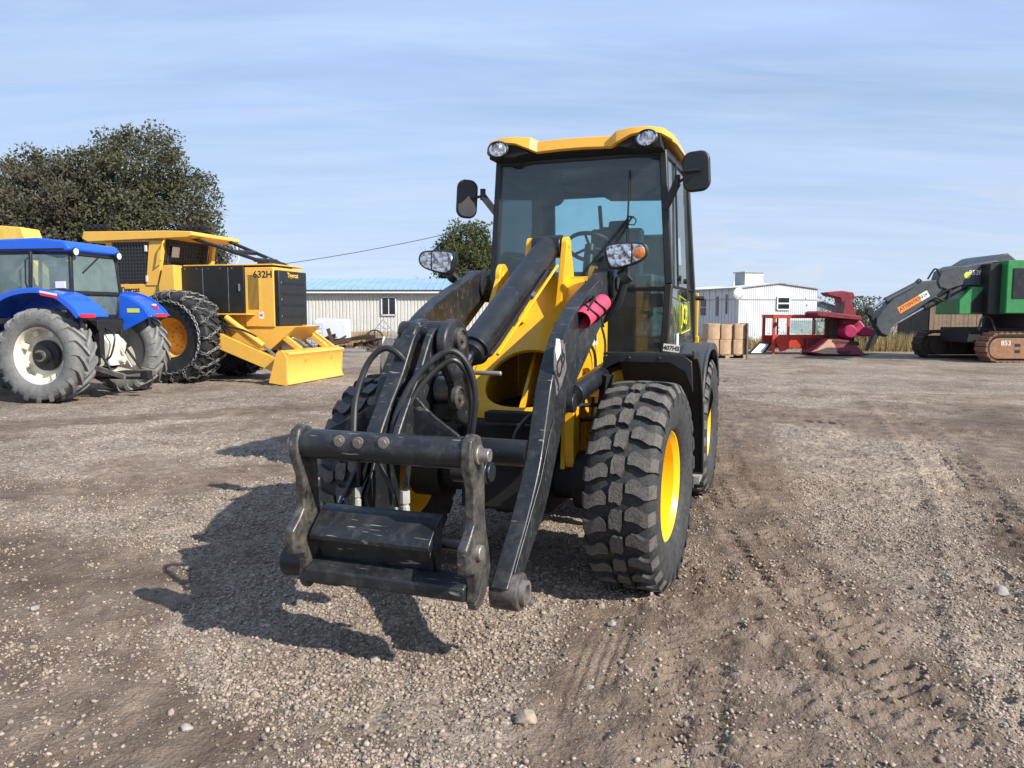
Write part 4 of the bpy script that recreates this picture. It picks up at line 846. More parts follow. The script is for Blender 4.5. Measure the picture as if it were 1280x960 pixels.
M['peach'] = mat('worn_peach_steel', (.45, .26, .17), .7, var=.2, dust=.4, dcol=(.3, .17, .1))
M['orange'] = mat('orange_sticker', (.72, .24, .03), .5, var=.08)
M['mesh'] = mat('window_dark', (.012, .013, .016), .25, var=.3, spec=.6)
M['bars'] = mat('guard_bars', (.05, .05, .05), .6, var=.2)
def ag_lugs(w=.26, lean=.95):
    r = [(-.06, .0, w), (.25, lean*.30, lean*.30+w*.95), (.6, lean*.68, lean*.68+w*.95), (.92, lean*.98, lean*.98+w*1.1), (1.0, lean*1.03, lean*1.03+w*1.15), (1.07, lean*1.06, lean*1.06+w*1.15)]
    return [r, [(-t, .5+a, .5+b) for t, a, b in r]]

# ---- skidder with chained tyres
SK = empty('log_skidder', (-7.27, 18.46, 0), -12.8, label='yellow and black log skidder with chained tyres and a front blade', cat='skidder')
def torus_link(mb, c, t, u, w, L=.085, H=.058, r=.012):
    pts = []
    for i in range(8):
        a = 2*math.pi*i/8; pts.append(Vector(c)+t*(L/2*math.cos(a))+u*(H/2*math.sin(a)))
    n = 4; rings = []
    for i, p in enumerate(pts):
        d = (p-Vector(c)).normalized(); rings.append([mb.v(p+d*r*math.cos(2*math.pi*k/n)+w*r*math.sin(2*math.pi*k/n)) for k in range(n)])
    for i in range(8):
        a, b = rings[i], rings[(i+1) % 8]
        for k in range(n): mb.f([a[k], a[(k+1) % n], b[(k+1) % n], b[k]])
def chain_path(mb, pts, step=.085):
    P = [Vector(p) for p in pts]; L = [0]
    for a, b in zip(P, P[1:]): L.append(L[-1]+(b-a).length)
    n = max(1, int(L[-1]/step)); j = 0
    for i in range(n):
        s = (i+.5)*L[-1]/n
        while L[j+1] < s: j += 1
        f = (s-L[j])/(L[j+1]-L[j]); c = P[j].lerp(P[j+1], f); t = (P[j+1]-P[j]).normalized()
        out = Vector((0, c.y, c.z)).normalized(); u = t.cross(out)
        u = u.normalized() if u.length > .05 else Vector((1, 0, 0)); w = t.cross(u).normalized()
        if i % 2: u, w = w, u
        torus_link(mb, c, t, u, w, L=step*1.35)
def tyre_chain(mb, Rr, h):
    n = 17
    def P(x, r, a): return (x, r*math.cos(a), r*math.sin(a))
    for sx in (-1, 1): chain_path(mb, [P(sx*(h+.035), Rr*.80, 2*math.pi*i/64) for i in range(65)])
    for k in range(n):
        a0, da = 2*math.pi*k/n, 2*math.pi/n
        for sg in (1, -1):
            chain_path(mb, [P(-h-.03, Rr*.80, a0), P(-h-.02, Rr*.95, a0), P(-h*.85, Rr+.02, a0+sg*da*.12), P(-h*.4, Rr+.035, a0+sg*da*.32), P(0, Rr+.035, a0+sg*da*.5), P(h*.4, Rr+.035, a0+sg*da*.68), P(h*.85, Rr+.02, a0+sg*da*.88), P(h+.02, Rr*.95, a0+sg*da), P(h+.03, Rr*.80, a0+sg*da)], .11)
def sk_wheel(x, y, rz):
    w = wheel(SK, x, y, 1.03, .76, .44, 22, ag_lugs(.24), 1, -.06, [M['newtyre'], M['newtyre']], M['tyel'], depth=.045, bolts=12, bolt_r=.22, rz=rz, drop=.08)
    return w
w0 = sk_wheel(0, -1.12, -90); ch = part('tyre_chain', M['chain'], w0, lambda mb: tyre_chain(mb, 1.0, .38))
for x, y, rz in ((0, 1.12, 90), (-3.7, -1.12, -90), (-3.7, 1.12, 90)):
    w = sk_wheel(x, y, rz); c = ch.copy(); C.objects.link(c); c.parent = w
part('front_frame', M['tyel'], SK, lambda mb: (mb.prism([(.3, .75), (1.1, .62), (2.0, .75), (2.62, 1.27), (2.12, 1.27), (2.08, 1.55), (-.2, 1.55), (-.2, 1.0)], 'y', -.62, .62), mb.box((.9, -.82, 1.545), (1.5, .36, .03))), bevel=.01)
hood = part('engine_hood', M['tyel'], SK, lambda mb: (mb.box((1.765, 0, 1.93), (.72, 1.32, 1.34)), mb.box((.6, 0, 2.09), (1.62, 1.22, 1.06))), bevel=.015)
part('side_panel', M['decal'], hood, lambda mb: mb.box((.60, -.645, 2.10), (1.58, .06, 1.06)), bevel=.01)
part('grille', M['blackclean'], SK, lambda mb: mb.box((2.19, 0, 1.91), (.12, 1.28, 1.24)), bevel=.02)
for k in range(3): part('latch', M['dullsteel'], hood, lambda mb: mb.box((2.255, -.56, 1.5+k*.38), (.02, .03, .05)))
def louver(mb):
    for i in range(9): mb.box((1.50+i*.030, -.662, 2.04), (.012, .012, .78))
lf = part('louver_frame', M['tyel'], hood, lambda mb: mb.box((1.61, -.6605, 2.04), (.38, .006, .94)), bevel=.002); part('louver_slots', M['matteblack'], hood, lambda mb: (louver(mb)))
text_mesh('number_lettering', '632H', .215, M['decal'], hood, frame4((1.86, -.6635, 2.43), (1, 0, 0), (0, 0, 1)), .001, .004)
text_mesh('lettering', 'Tigercat', .15, M['tyel'], SK, frame4((2.253, -.02, 2.43), (0, 1, 0), (0, 0, 1)), .001, .003)
wl_ = part('warning_label', M['white'], hood, lambda mb: mb.box((1.80, -.6625, 1.52), (.12, .004, .16))); part('warning_sign', M['red'], wl_, lambda mb: mb.prism([(1.76, 1.50), (1.84, 1.50), (1.80, 1.57)], 'y', -.667, -.665))
# cab
part('cab_base', M['tyel'], SK, lambda mb: mb.prism([(-1.98, 1.7), (-1.98, 2.24), (-.98, 2.24), (-.55, 2.24), (-.50, 1.7)], 'y', -.85, .85), bevel=.01)
text_mesh('lettering', 'Tigercat', .155, M['decal'], SK, frame4((-1.44, -.854, 2.11), (1, 0, 0), (0, 0, 1)), .001, .004)
def cabframe(mb):
    for y in (-.82, .82):
        mb.beam((-1.95, y, 2.2), (-1.95, y, 3.3), .16, .10, up=(0, 1, 0)); mb.hexa([(-1.0, y-.05, 2.2), (-.68, y-.05, 2.2), (-.68, y+.05, 2.2), (-1.0, y+.05, 2.2)], [(-.86, y-.05, 3.3), (-.48, y-.05, 3.3), (-.48, y+.05, 3.3), (-.86, y+.05, 3.3)])
        mb.beam((-1.95, y, 3.25), (-.5, y, 3.25), .10, .10)
    mb.beam((-1.95, -.8, 2.22), (-1.95, .8, 2.22), .1, .1)
part('cab_frame', M['tyel'], SK, cabframe, bevel=.01)
part('cab_roof', M['tyel'], SK, lambda mb: mb.prism([(-2.60, 3.30), (-2.45, 3.22), (.20, 3.27), (.30, 3.32), (.28, 3.40), (-.3, 3.43), (-2.55, 3.46)], 'y', -.95, .95), bevel=.015)
def dor(mb):
    mb.hexa([(-1.86, -.84, 2.26), (-1.02, -.84, 2.26), (-1.02, -.80, 2.26), (-1.86, -.80, 2.26)], [(-1.86, -.84, 3.24), (-.90, -.84, 3.24), (-.90, -.80, 3.24), (-1.86, -.80, 3.24)])
d_ = part('door_window', M['mesh'], SK, dor, bevel=.004)
def bars(mb):
    for i in range(11): x = -1.80+i*.08; mb.box((x, -.852, 2.76), (.009, .009, .94))
    for i in range(12): mb.box((-1.40, -.862, 2.33+i*.08), (.86, .009, .009))
part('window_guard', M['bars'], d_, bars)
for z in (2.36, 3.05): part('hinge', M['agedwhite'], d_, lambda mb: mb.box((-.96, -.87, z), (.05, .03, .14)))
def fwin(mb):
    mb.hexa([(-.66, -.78, 2.24), (-.62, -.78, 2.24), (-.62, .78, 2.24), (-.66, .78, 2.24)], [(-.48, -.78, 3.28), (-.44, -.78, 3.28), (-.44, .78, 3.28), (-.48, .78, 3.28)])
f_ = part('front_window', M['mesh'], SK, fwin)
def fbars(mb):
    for i in range(16): y = -.72+i*.096; mb.beam((-.60, y, 2.3), (-.425, y, 3.26), .009, .009)
    for i in range(11): z = 2.35+i*.088; x = -.60+(z-2.3)*.182; mb.box((x, 0, z), (.009, 1.5, .009))
part('window_guard', M['bars'], f_, fbars)
part('paper_sheet', M['white'], f_, lambda mb: mb.box((-.455, -.50, 2.98), (.006, .26, .24), (0, 10, 0)))
part('fender_box', M['tyel'], SK, lambda mb: mb.prism([(-.62, 2.2), (-.48, 2.66), (-.21, 2.66), (-.21, 1.95), (-.6, 1.95)], 'y', -.93, -.62), bevel=.01)
part('far_pillar', M['tyel'], SK, lambda mb: mb.beam((-.42, .72, 2.3), (-.30, .74, 3.28), .10, .12, up=(0, 1, 0)), bevel=.01)
def lamps(mb, x0, y):
    mb.box((x0, y, 3.50), (.62, .14, .05))
    for i in range(4): mb.cyl((x0-.24+i*.16, y-.09, 3.57), (x0-.24+i*.16, y+.05, 3.57), .065, n=12)
part('light_bar', M['matteblack'], SK, lambda mb: lamps(mb, -.12, -.2)); part('light_bar', M['matteblack'], SK, lambda mb: lamps(mb, -2.30, -.75))
part('brush_guard', M['black'], SK, lambda mb: (mb.cyl((-.35, -.60, 3.42), (1.95, -.42, 2.66), .042, n=10), mb.cyl((.1, .62, 3.36), (1.95, .35, 2.66), .042, n=10), mb.tube([(1.95, -.42, 2.66), (2.0, -.40, 2.60), (2.0, .34, 2.60), (1.95, .35, 2.66)], .05, 8), mb.cyl((1.0, -.5, 2.97), (1.0, .48, 3.01), .055, n=10), mb.cyl((1.55, -.45, 2.78), (1.6, .4, 2.80), .05, n=10), mb.box((1.7, 0, 2.70), (.3, .7, .12))))
part('exhaust', M['steel'], SK, lambda mb: mb.cyl((1.55, .2, 2.6), (1.50, .2, 2.86), .05, n=14))
for x in (.35, 1.0): part('panel_seam', M['dullsteel'], hood, lambda mb: mb.box((x, -.678, 2.10), (.012, .006, 1.0)))
for x in (-.1, .2, .5, .8, 1.1): part('bolt', M['dullsteel'], hood, lambda mb: mb.cyl((x, -.675, 2.58), (x, -.685, 2.58), .016, n=6))
part('panel_handle', M['dullsteel'], hood, lambda mb: mb.box((1.28, -.69, 2.15), (.03, .03, .16)))
part('hood_cap', M['tyel'], SK, lambda mb: mb.box((1.0, 0, 2.655), (2.3, 1.36, .03)), bevel=.01)
part('grab_rail', M['tyel'], SK, lambda mb: mb.tube([(-.52, -.93, 2.75), (-.50, -1.0, 2.78), (-.42, -1.0, 3.15), (-.44, -.92, 3.2)], .018, 6))
part('grab_rail', M['agedwhite'], SK, lambda mb: mb.tube([(.30, .80, 3.28), (.33, .84, 2.9), (.22, .82, 2.72)], .022, 6))
for z in (1.5, 1.75, 2.0, 2.25): part('grille_slot', M['matteblack'], SK, lambda mb: mb.box((2.253, 0, z), (.006, 1.0, .06)))
part('frame_hose', M['hose'], SK, lambda mb: mb.tube(spline([(1.0, -.86, 1.5), (1.15, -1.1, 1.3), (1.6, -1.1, 1.2), (1.9, -1.05, 1.05)], 5), .02, 6))
# blade and its frame
bl = [(2.78, .0), (2.83, .03), (2.765, .16), (2.755, .40), (2.80, .60), (2.86, .68), (2.84, .72), (2.60, .76), (2.58, .72), (2.72, .64), (2.70, .42), (2.71, .14), (2.76, .0)]
BLD = part('blade', M['tyel'], SK, lambda mb: mb.prism(bl, 'y', -1.36, 1.36), bevel=.006)
for y in (-1.37, 1.34): part('blade_side', M['tyel'], BLD, lambda mb: mb.prism([(2.78, .0), (2.35, .06), (2.42, .30), (2.55, .72), (2.68, .78), (2.80, .62)], 'y', y, y+.03), bevel=.004)
for y in (-.55, .75): part('blade_lug', M['tyel'], BLD, lambda mb: mb.prism([(2.74, .46), (2.82, .50), (2.86, .58), (2.80, .60), (2.76, .56)], 'y', y, y+.05), bevel=.004)
for y in (-1.02, .98):
    part('push_arm', M['tyel'], SK, lambda mb: mb.prism([(.8, 1.05), (1.0, 1.12), (2.52, .52), (2.45, .22), (1.0, .76), (.8, .80)], 'y', y-.07, y+.07), bevel=.008)
    part('blade_cylinder', M['tyel'], SK, lambda mb: (mb.cyl((1.15, y-.02, 1.48), (2.05, y-.02, .85), .065, n=16), mb.cyl((1.25, y-.02, 1.30), (1.95, y-.02, .78), .03, n=10)), bevel=.004)
    part('cylinder_rod', M['steel'], SK, lambda mb: mb.cyl((2.05, y-.02, .85), (2.42, y-.02, .58), .03, n=12))
for y in (-.52, .78):
    part('blade_brace', M['tyel'], SK, lambda mb: (mb.beam((1.95, y, 1.26), (2.68, y, .74), .10, .12), mb.prism([(1.8, 1.0), (1.95, 1.30), (2.05, 1.30), (1.95, 1.0)], 'y', y-.05, y+.05)), bevel=.008)
part('brace_plate', M['tyel'], SK, lambda mb: mb.prism([(1.95, 1.31), (2.75, .75), (2.66, .73), (1.9, 1.24)], 'y', 1.06, 1.14), bevel=.004)
part('cross_brace', M['tyel'], SK, lambda mb: mb.beam((2.1, -.55, 1.22), (2.1, 1.1, 1.22), .10, .06), bevel=.006)
part('winch_parts', M['dullsteel'], SK, lambda mb: (mb.cyl((2.2, -.3, .80), (2.2, .4, .80), .12, n=14), mb.box((2.0, .0, .90), (.4, .5, .3)), mb.tube(spline([(1.9, -.4, 1.0), (2.3, -.2, 1.0), (2.4, .2, .8)], 5), .025, 8)))
part('underside', M['matteblack'], SK, lambda mb: (mb.box((.6, 0, .85), (1.9, .9, .5)), mb.cyl((0, -1.0, 1.03), (0, 1.0, 1.03), .2, n=16), mb.cyl((-3.7, -1.0, 1.03), (-3.7, 1.0, 1.03), .2, n=16), mb.box((-1.9, 0, 1.2), (1.6, .7, .5))), bevel=.02)
part('rear_frame', M['tyel'], SK, lambda mb: (mb.box((-3.6, 0, 1.45), (2.4, 1.3, .6)), mb.beam((-4.6, -.6, 1.6), (-4.5, -.6, 3.2), .16, .2), mb.beam((-4.6, .6, 1.6), (-4.5, .6, 3.2), .16, .2), mb.box((-4.5, 0, 3.2), (.3, 1.4, .25))), bevel=.02)

# ---- blue tractor
TR = empty('blue_tractor', (-7.96, 14.5, 0), -10, label='blue farm tractor with dusty grey tyres and cream rims, rear end showing', cat='tractor')
for y, rz in ((-1.06, -90), (1.06, 90)):
    wheel(TR, 0, y, .83, .52, .50, 19, ag_lugs(.30, 1.05), 1, -.05, [M['greydust'], M['greydusty2']], M['cream'], depth=.055, bolts=8, bolt_r=.17, rz=rz, drop=.09)
def hub(mb, y, s): mb.lathe([(0, s*.20), (.06, s*.20), (.07, s*.12), (.13, s*.10), (.14, s*.02), (.265, s*.005), (.27, -s*.06)], c=(0, y, .83), axis='y', n=40)
for y, s in ((-1.10, -1), (1.10, 1)):
    h_ = part('hub', M['decal'], TR, lambda mb: hub(mb, y, s)); part('hub_cap', M['dullsteel'], h_, lambda mb: mb.cyl((0, y+s*.10, .83), (0, y+s*.145, .83), .10, n=20))
    for k in range(8):
        a = k*math.pi/4+.4; part('rim_lug', M['cream'], h_, lambda mb: mb.beam((.36*math.cos(a), y+s*.0, .83+.36*math.sin(a)), (.465*math.cos(a), y+s*.02, .83+.465*math.sin(a)), .10, .05, up=(0, 1, 0)), bevel=.01)
for x_, y_, r_ in ((-2.55, -.95, .58), (-2.55, .95, .58)):
    wheel(TR, x_, y_, .60, .38, .33, 17, ag_lugs(.30, 1.0), 1, -.04, [M['greydust'], M['greydusty2']], M['cream'], depth=.045, rz=-90 if y_ < 0 else 90, drop=.07)
part('chassis', M['matteblack'], TR, lambda mb: (mb.box((-1.5, 0, .85), (3.2, .5, .5)), mb.cyl((0, -.8, .83), (0, .8, .83), .17, n=18), mb.cyl((-2.55, -.9, .6), (-2.55, .9, .6), .1), mb.box((.1, 0, .80), (.5, .6, .55))), bevel=.02)
part('bonnet', M['blue'], TR, lambda mb: mb.prism([(-1.75, 1.1), (-1.75, 1.85), (-2.6, 1.78), (-3.5, 1.55), (-3.65, 1.3), (-3.6, .95)], 'y', -.42, .42), bevel=.06, seg=3)
fpr = spline2([(-1.02, 1.50), (-.82, 1.70), (-.45, 1.89), (.05, 1.955), (.45, 1.86), (.74, 1.66), (.88, 1.50)], 4)
for s in (-1, 1):
    f_ = part('fender', M['blue'], TR, lambda mb: (mb.prism(strip(fpr, .03), 'y', s*.60, s*(1.34 if s < 0 else 1.12)), mb.prism(fpr+[(.62, 1.46), (.5, 1.55), (0, 1.62), (-.5, 1.6), (-.95, 1.42)], 'y', s*.58, s*.605), mb.prism(strip(fpr, .09), 'y', s*(1.325 if s < 0 else 1.105), s*(1.355 if s < 0 else 1.135))), bevel=.008)
    part('reflector', M['red'], f_, lambda mb: (mb.box((.35, s*1.362, 1.86), (.34, .008, .035), (0, 10, 0)) if s < 0 else mb.box((.775, .90, 1.68), (.02, .16, .05))))
    part('reflector', M['agedwhite'], f_, lambda mb: (mb.box((.34, s*1.362, 1.905), (.34, .008, .035), (0, 10, 0)) if s < 0 else mb.box((.755, .88, 1.735), (.02, .12, .03))))
    part('rear_light', M['red'], f_, lambda mb: mb.box((.88, s*(1.12 if s < 0 else .9), 1.52), (.05, .34, .07)), bevel=.008)
    if s > 0:
        part('label', M['lime'], f_, lambda mb: mb.box((.52, .565, 1.62), (.26, .008, .08)))
        part('rear_panel', M['blue'], f_, lambda mb: mb.prism([(.05, 1.90), (-.25, 1.15), (.1, 1.12), (.86, 1.50), (.72, 1.68), (.45, 1.85)], 'y', .57, .60), bevel=.004)
cabp = [(-1.75, .80, 1.35, -1.60, .72), (-.50, .80, 1.90, -.50, .74), (.20, .64, 1.95, .16, .58)]
def tcab(mb):
    for s in (-1, 1):
        for (xb, yb, zb, xt, yt) in cabp: mb.beam((xb, s*yb, zb), (xt, s*yt, 2.66), .05, .06, up=(0, 1, 0))
        mb.beam((-.5, s*.80, 1.96), (.20, s*.64, 1.96), .06, .06); mb.beam((-1.6, s*.72, 2.64), (.16, s*.58, 2.64), .06, .06)
    mb.beam((.19, -.62, 1.93), (.19, .62, 1.93), .08, .06); mb.beam((.16, -.58, 2.64), (.16, .58, 2.64), .06, .06); mb.beam((-1.6, -.7, 2.64), (-1.6, .7, 2.64), .06, .06)
    mb.box((-.7, 0, 1.42), (2.0, 1.35, .10)); mb.beam((.19, -.54, 1.50), (.19, .54, 1.50), .08, .06); mb.beam((.19, -.61, 1.93), (.19, -.52, 1.5), .06, .06); mb.beam((.19, .61, 1.93), (.19, .52, 1.5), .06, .06)
part('cab_frame', M['blackclean'], TR, tcab, bevel=.008)
pane('rear_window', [(.195, -.60, 1.97), (.195, .60, 1.97), (.165, .55, 2.60), (.165, -.55, 2.60)], .006, M['glass2'], TR)
pane('lower_rear_window', [(.195, -.52, 1.54), (.195, .52, 1.54), (.195, .59, 1.89), (.195, -.59, 1.89)], .006, M['glass2'], TR)
for s in (-1, 1):
    pane('quarter_window', [(-.46, s*.80, 1.99), (.16, s*.65, 1.99), (.13, s*.60, 2.61), (-.47, s*.745, 2.61)], .006, M['glass2'], TR)
    pane('door_window', [(-1.70, s*.80, 1.45), (-.55, s*.80, 1.92), (-.54, s*.745, 2.61), (-1.57, s*.725, 2.61)], .006, M['glass2'], TR)
part('cab_roof', M['blue'], TR, lambda mb: mb.prism([(-1.85, 2.66), (-1.9, 2.78), (-1.7, 2.88), (-.4, 2.91), (.14, 2.85), (.26, 2.72), (.22, 2.66)], 'y', -.72, .66), bevel=.045, seg=3)
for y in (-.58, .56):
    l_ = part('work_light', M['matteblack'], TR, lambda mb: mb.cyl((.16, y, 2.67), (.27, y, 2.66), .075, n=16)); part('lens', M['white'], l_, lambda mb: mb.cyl((.27, y, 2.66), (.282, y, 2.659), .06, n=16))
part('seat', M['seat'], TR, lambda mb: (mb.box((-.55, .0, 2.15), (.12, .48, .55)), mb.box((-.8, 0, 1.85), (.5, .5, .12)), mb.box((-.5, -.0, 2.48), (.08, .25, .16))), bevel=.03)
part('steering_wheel', M['matteblack'], TR, lambda mb: mb.tube([(-1.3+.06*math.sin(a), .19*math.cos(a), 2.1+.19*math.sin(a)) for a in [i*math.pi/8 for i in range(17)]], .016, 6, cap=False))
part('wiper', M['matteblack'], TR, lambda mb: mb.beam((.182, .10, 2.60), (.205, -.35, 2.30), .016, .016))
part('door_latch', M['agedwhite'], TR, lambda mb: mb.box((.03, -.70, 2.07), (.20, .03, .12)), bevel=.005)
part('exhaust', M['matteblack'], TR, lambda mb: mb.cyl((-1.9, -.5, 1.8), (-1.9, -.5, 2.7), .05, n=12))
part('cab_curtain', M['darkgrey'], TR, lambda mb: mb.box((-.1, .35, 1.75), (.5, .3, .35)), bevel=.02)
part('roof_gutter', M['matteblack'], TR, lambda mb: mb.box((-.8, -.735, 2.70), (1.9, .02, .03)))
part('handrail', M['matteblack'], TR, lambda mb: mb.tube([(-.5, -.86, 2.0), (-.5, -.90, 2.1), (-.5, -.88, 2.5), (-.5, -.80, 2.55)], .014, 6))
# hitch
for s in (-1, 1):
    part('lower_link', M['dullsteel'], TR, lambda mb: mb.beam((.15, s*.36, .62), (1.05, s*.46, .42), .05, .09), bevel=.006)
    part('lift_rod', M['matteblack'], TR, lambda mb: mb.cyl((.30, s*.34, 1.15), (.75, s*.42, .50), .025, n=8))
part('rear_housing', M['cream'], TR, lambda mb: (mb.prism([(.2, .55), (.2, 1.2), (.42, 1.2), (.60, 1.0), (.55, .8), (.62, .6)], 'y', -.24, .24), mb.cyl((.5, 0, .72), (.72, 0, .70), .06, n=12)), bevel=.02)
part('hydraulic_block', M['matteblack'], TR, lambda mb: (mb.box((.38, -.05, 1.32), (.22, .7, .24)), mb.box((.42, .3, 1.1), (.2, .2, .3)), mb.box((.5, -.38, 1.0), (.12, .12, .5))), bevel=.01)
part('drawbar', M['matteblack'], TR, lambda mb: (mb.box((.6, 0, .36), (1.3, .10, .05)), mb.box((.55, 0, .44), (.3, .9, .06)), mb.box((1.15, 0, .42), (.16, .14, .16))), bevel=.008)
part('top_link', M['dullsteel'], TR, lambda mb: mb.cyl((.5, .05, 1.05), (.72, .18, .55), .03, n=10))
part('tail_hose', M['hose'], TR, lambda mb: mb.tube(spline([(.5, -.2, 1.3), (.75, -.3, 1.15), (.7, -.35, .8), (.6, -.4, .7)], 5), .018, 8))

# ---- another yellow machine behind the tractor
YM = empty('yellow_log_loader', (-16.0, 23.5, 0), -5, label='yellow log loader behind the blue tractor, its boom end above the blue roof', cat='log loader')
part('body', M['gyel'], YM, lambda mb: mb.prism([(-2.2, 1.1), (-2.2, 2.2), (-.6, 2.4), (1.2, 2.3), (1.4, 1.1)], 'y', -1.1, 1.1), bevel=.04)
part('boom', M['gyel'], YM, lambda mb: mb.prism([(-1.6, 2.2), (-1.2, 3.2), (.2, 3.85), (.5, 3.95), (.6, 3.75), (-.5, 3.2), (-.9, 2.2)], 'y', -.25, .25), bevel=.02)
part('boom_head', M['gyel'], YM, lambda mb: mb.prism([(.75, 3.55), (.66, 4.17), (1.55, 4.10), (1.75, 3.55)], 'y', -.4, .4), bevel=.02)
part('stick', M['gyel'], YM, lambda mb: mb.prism([(.9, 3.7), (1.3, 3.6), (2.9, 1.9), (2.5, 1.7), (1.0, 3.2)], 'y', -.2, .2), bevel=.02)
part('boom_pin', M['gyel'], YM, lambda mb: mb.cyl((.56, -.42, 3.98), (.56, .42, 3.98), .12, n=16), bevel=.01)
for y in (-1.2, 1.2): part('crawler_track', M['darkrust'], YM, lambda mb: mb.prism(rrect(-2.3, .02, 2.3, .95, .42, 6), 'y', y-.3, y+.3), bevel=.01)
part('turntable', M['matteblack'], YM, lambda mb: mb.cyl((-.3, 0, .6), (-.3, 0, 1.15), .8, n=24))

# ---- tracked harvester on the right
HV = empty('tracked_harvester', (17.4, 26.0, 0), 0, label='green tracked harvester with a long dark grey boom reaching to the left', cat='harvester')
def hp(u, v, Y=25.6): p = at(u, v, Y); return (p.x-17.4, p.z)
def hpoly(px, Y=25.6): return [hp(u, v, Y) for u, v in px]
yb = 25.6-26.0
boom = part('boom', M['boomgrey'], HV, lambda mb: mb.prism(hpoly([(1163, 352), (1167, 340), (1178, 334), (1200, 333), (1215, 330), (1232, 327), (1262, 332), (1262, 352), (1240, 360), (1195, 357), (1176, 363), (1166, 360)]), 'y', yb-.24, yb+.24), bevel=.03)
stick = part('stick', M['boomgrey'], HV, lambda mb: mb.prism(hpoly([(1091, 407), (1091, 398), (1100, 385), (1112, 373), (1130, 364), (1143, 354), (1158, 351), (1172, 352), (1175, 358), (1160, 373), (1134, 391), (1110, 408), (1106, 420), (1097, 416)]), 'y', yb-.20, yb+.20), bevel=.02)
a_, b_ = Vector(hp(1117.5, 388.5)), Vector(hp(1143, 373)); dx_ = (b_-a_).normalized(); nx_ = Vector((-dx_.y, dx_.x))
def stick_quad(p, q, h): return [tuple(p-nx_*h), tuple(q-nx_*h), tuple(q+nx_*h), tuple(p+nx_*h)]
os_ = part('orange_label', M['orange'], stick, lambda mb: mb.prism(stick_quad(a_, b_, .11), 'y', yb-.206, yb-.201))
text_mesh('lettering', 'ATTENTION', .155, M['oxred'], os_, frame4(((a_+b_)/2+dx_*.06).to_3d().xzy if False else Vector((((a_+b_)/2+dx_*.07).x, yb-.208, ((a_+b_)/2+dx_*.07).y)), (dx_.x, 0, dx_.y), (nx_.x, 0, nx_.y)), .0006, .003)
c_, d2 = b_, Vector(hp(1153, 367)); ws_ = part('white_label', M['white'], stick, lambda mb: mb.prism(stick_quad(c_, d2, .11), 'y', yb-.206, yb-.201))
text_mesh('lettering', '124', .14, M['decal'], ws_, frame4(Vector((((c_+d2)/2).x, yb-.208, ((c_+d2)/2).y)), (dx_.x, 0, dx_.y), (nx_.x, 0, nx_.y)), .0006, .002)
text_mesh('number_lettering', '853MH', .22, M['agedwhite'], boom, frame4((hp(1213, 342)[0], yb-.243, hp(1213, 342)[1]), (1, 0, .03), (0, 0, 1)), .001, .004)
part('maker_badge', M['lime'], boom, lambda mb: mb.cyl((hp(1199, 345)[0], yb-.243, hp(1199, 345)[1]), (hp(1199, 345)[0], yb-.247, hp(1199, 345)[1]), .11, n=16))
def hcyl(mb, p, q, r, dy=0): P_, Q_ = hp(*p), hp(*q); mb.cyl((P_[0], yb+dy, P_[1]), (Q_[0], yb+dy, Q_[1]), r, n=14)
uc = part('stick_cylinder', M['boomgrey'], HV, lambda mb: (hcyl(mb, (1104, 376), (1146, 354), .10), hcyl(mb, (1142, 352), (1150, 358), .12)), bevel=.006); part('rod', M['steel'], uc, lambda mb: hcyl(mb, (1088, 386), (1104, 376), .05))
lc = part('boom_cylinder', M['blackclean'], HV, lambda mb: hcyl(mb, (1150, 385), (1200, 357), .12, -.1), bevel=.006); part('rod', M['steel'], lc, lambda mb: hcyl(mb, (1110, 408), (1150, 385), .055, -.1))
part('tip_linkage', M['matteblack'], HV, lambda mb: (mb.prism(hpoly([(1081, 386), (1086, 384), (1088, 390), (1096, 408), (1093, 411), (1084, 394), (1080, 393)]), 'y', yb-.12, yb+.12), mb.prism(hpoly([(1094, 410), (1107, 418), (1104, 421), (1097, 418), (1091, 430), (1083, 438), (1086, 428)]), 'y', yb-.12, yb+.12)), bevel=.01)
part('boom_hose', M['hose'], HV, lambda mb: mb.tube(spline([(hp(1165, 346)[0], yb-.28, hp(1165, 346)[1]), (hp(1158, 343)[0], yb-.3, hp(1158, 343)[1]+.15), (hp(1150, 350)[0], yb-.26, hp(1150, 350)[1])], 6), .03, 6))
part('boom_hose', M['hose'], HV, lambda mb: mb.tube(spline([(hp(1180, 362)[0], yb-.2, hp(1180, 362)[1]), (hp(1174, 376)[0], yb-.3, hp(1174, 376)[1]), (hp(1160, 372)[0], yb-.26, hp(1160, 372)[1])], 6), .03, 6))
def hbox(mb, u0, v0, u1, v1, Y0, Y1):
    x0, z1 = hp(u0, v0, Y0); x1, z0 = hp(u1, v1, Y0); mb.box(((x0+x1)/2, (Y0+Y1)/2-26, (z0+z1)/2), (x1-x0, Y1-Y0, z1-z0))
part('front_box', M['green'], HV, lambda mb: mb.prism(hpoly([(1196, 393), (1196, 375), (1212, 359), (1233, 359), (1233, 393)], 25.2), 'y', -.8, .6), bevel=.03)
part('box_recess', M['matteblack'], HV, lambda mb: mb.prism(hpoly([(1211, 391), (1211, 378), (1226, 361), (1232, 361), (1232, 391)], 25.2), 'y', -.815, -.795))
part('upper_body', M['blackclean'], HV, lambda mb: hbox(mb, 1232, 330, 1330, 393, 24.9, 28.0), bevel=.03)
cb_ = part('cab', M['green'], HV, lambda mb: (hbox(mb, 1254, 326, 1330, 392, 24.6, 26.2)), bevel=.03)
def gcab(mb):
    hbox(mb, 1262, 336, 1292, 373, 24.57, 24.6)
cw_ = part('cab_window', M['mesh'], cb_, gcab)
def cbars(mb):
    for i in range(7): z = 2.18+i*.155; mb.box((-.55, 24.53-26, z), (.85, .03, .045))
part('window_bars', M['boomgrey'], cw_, cbars)
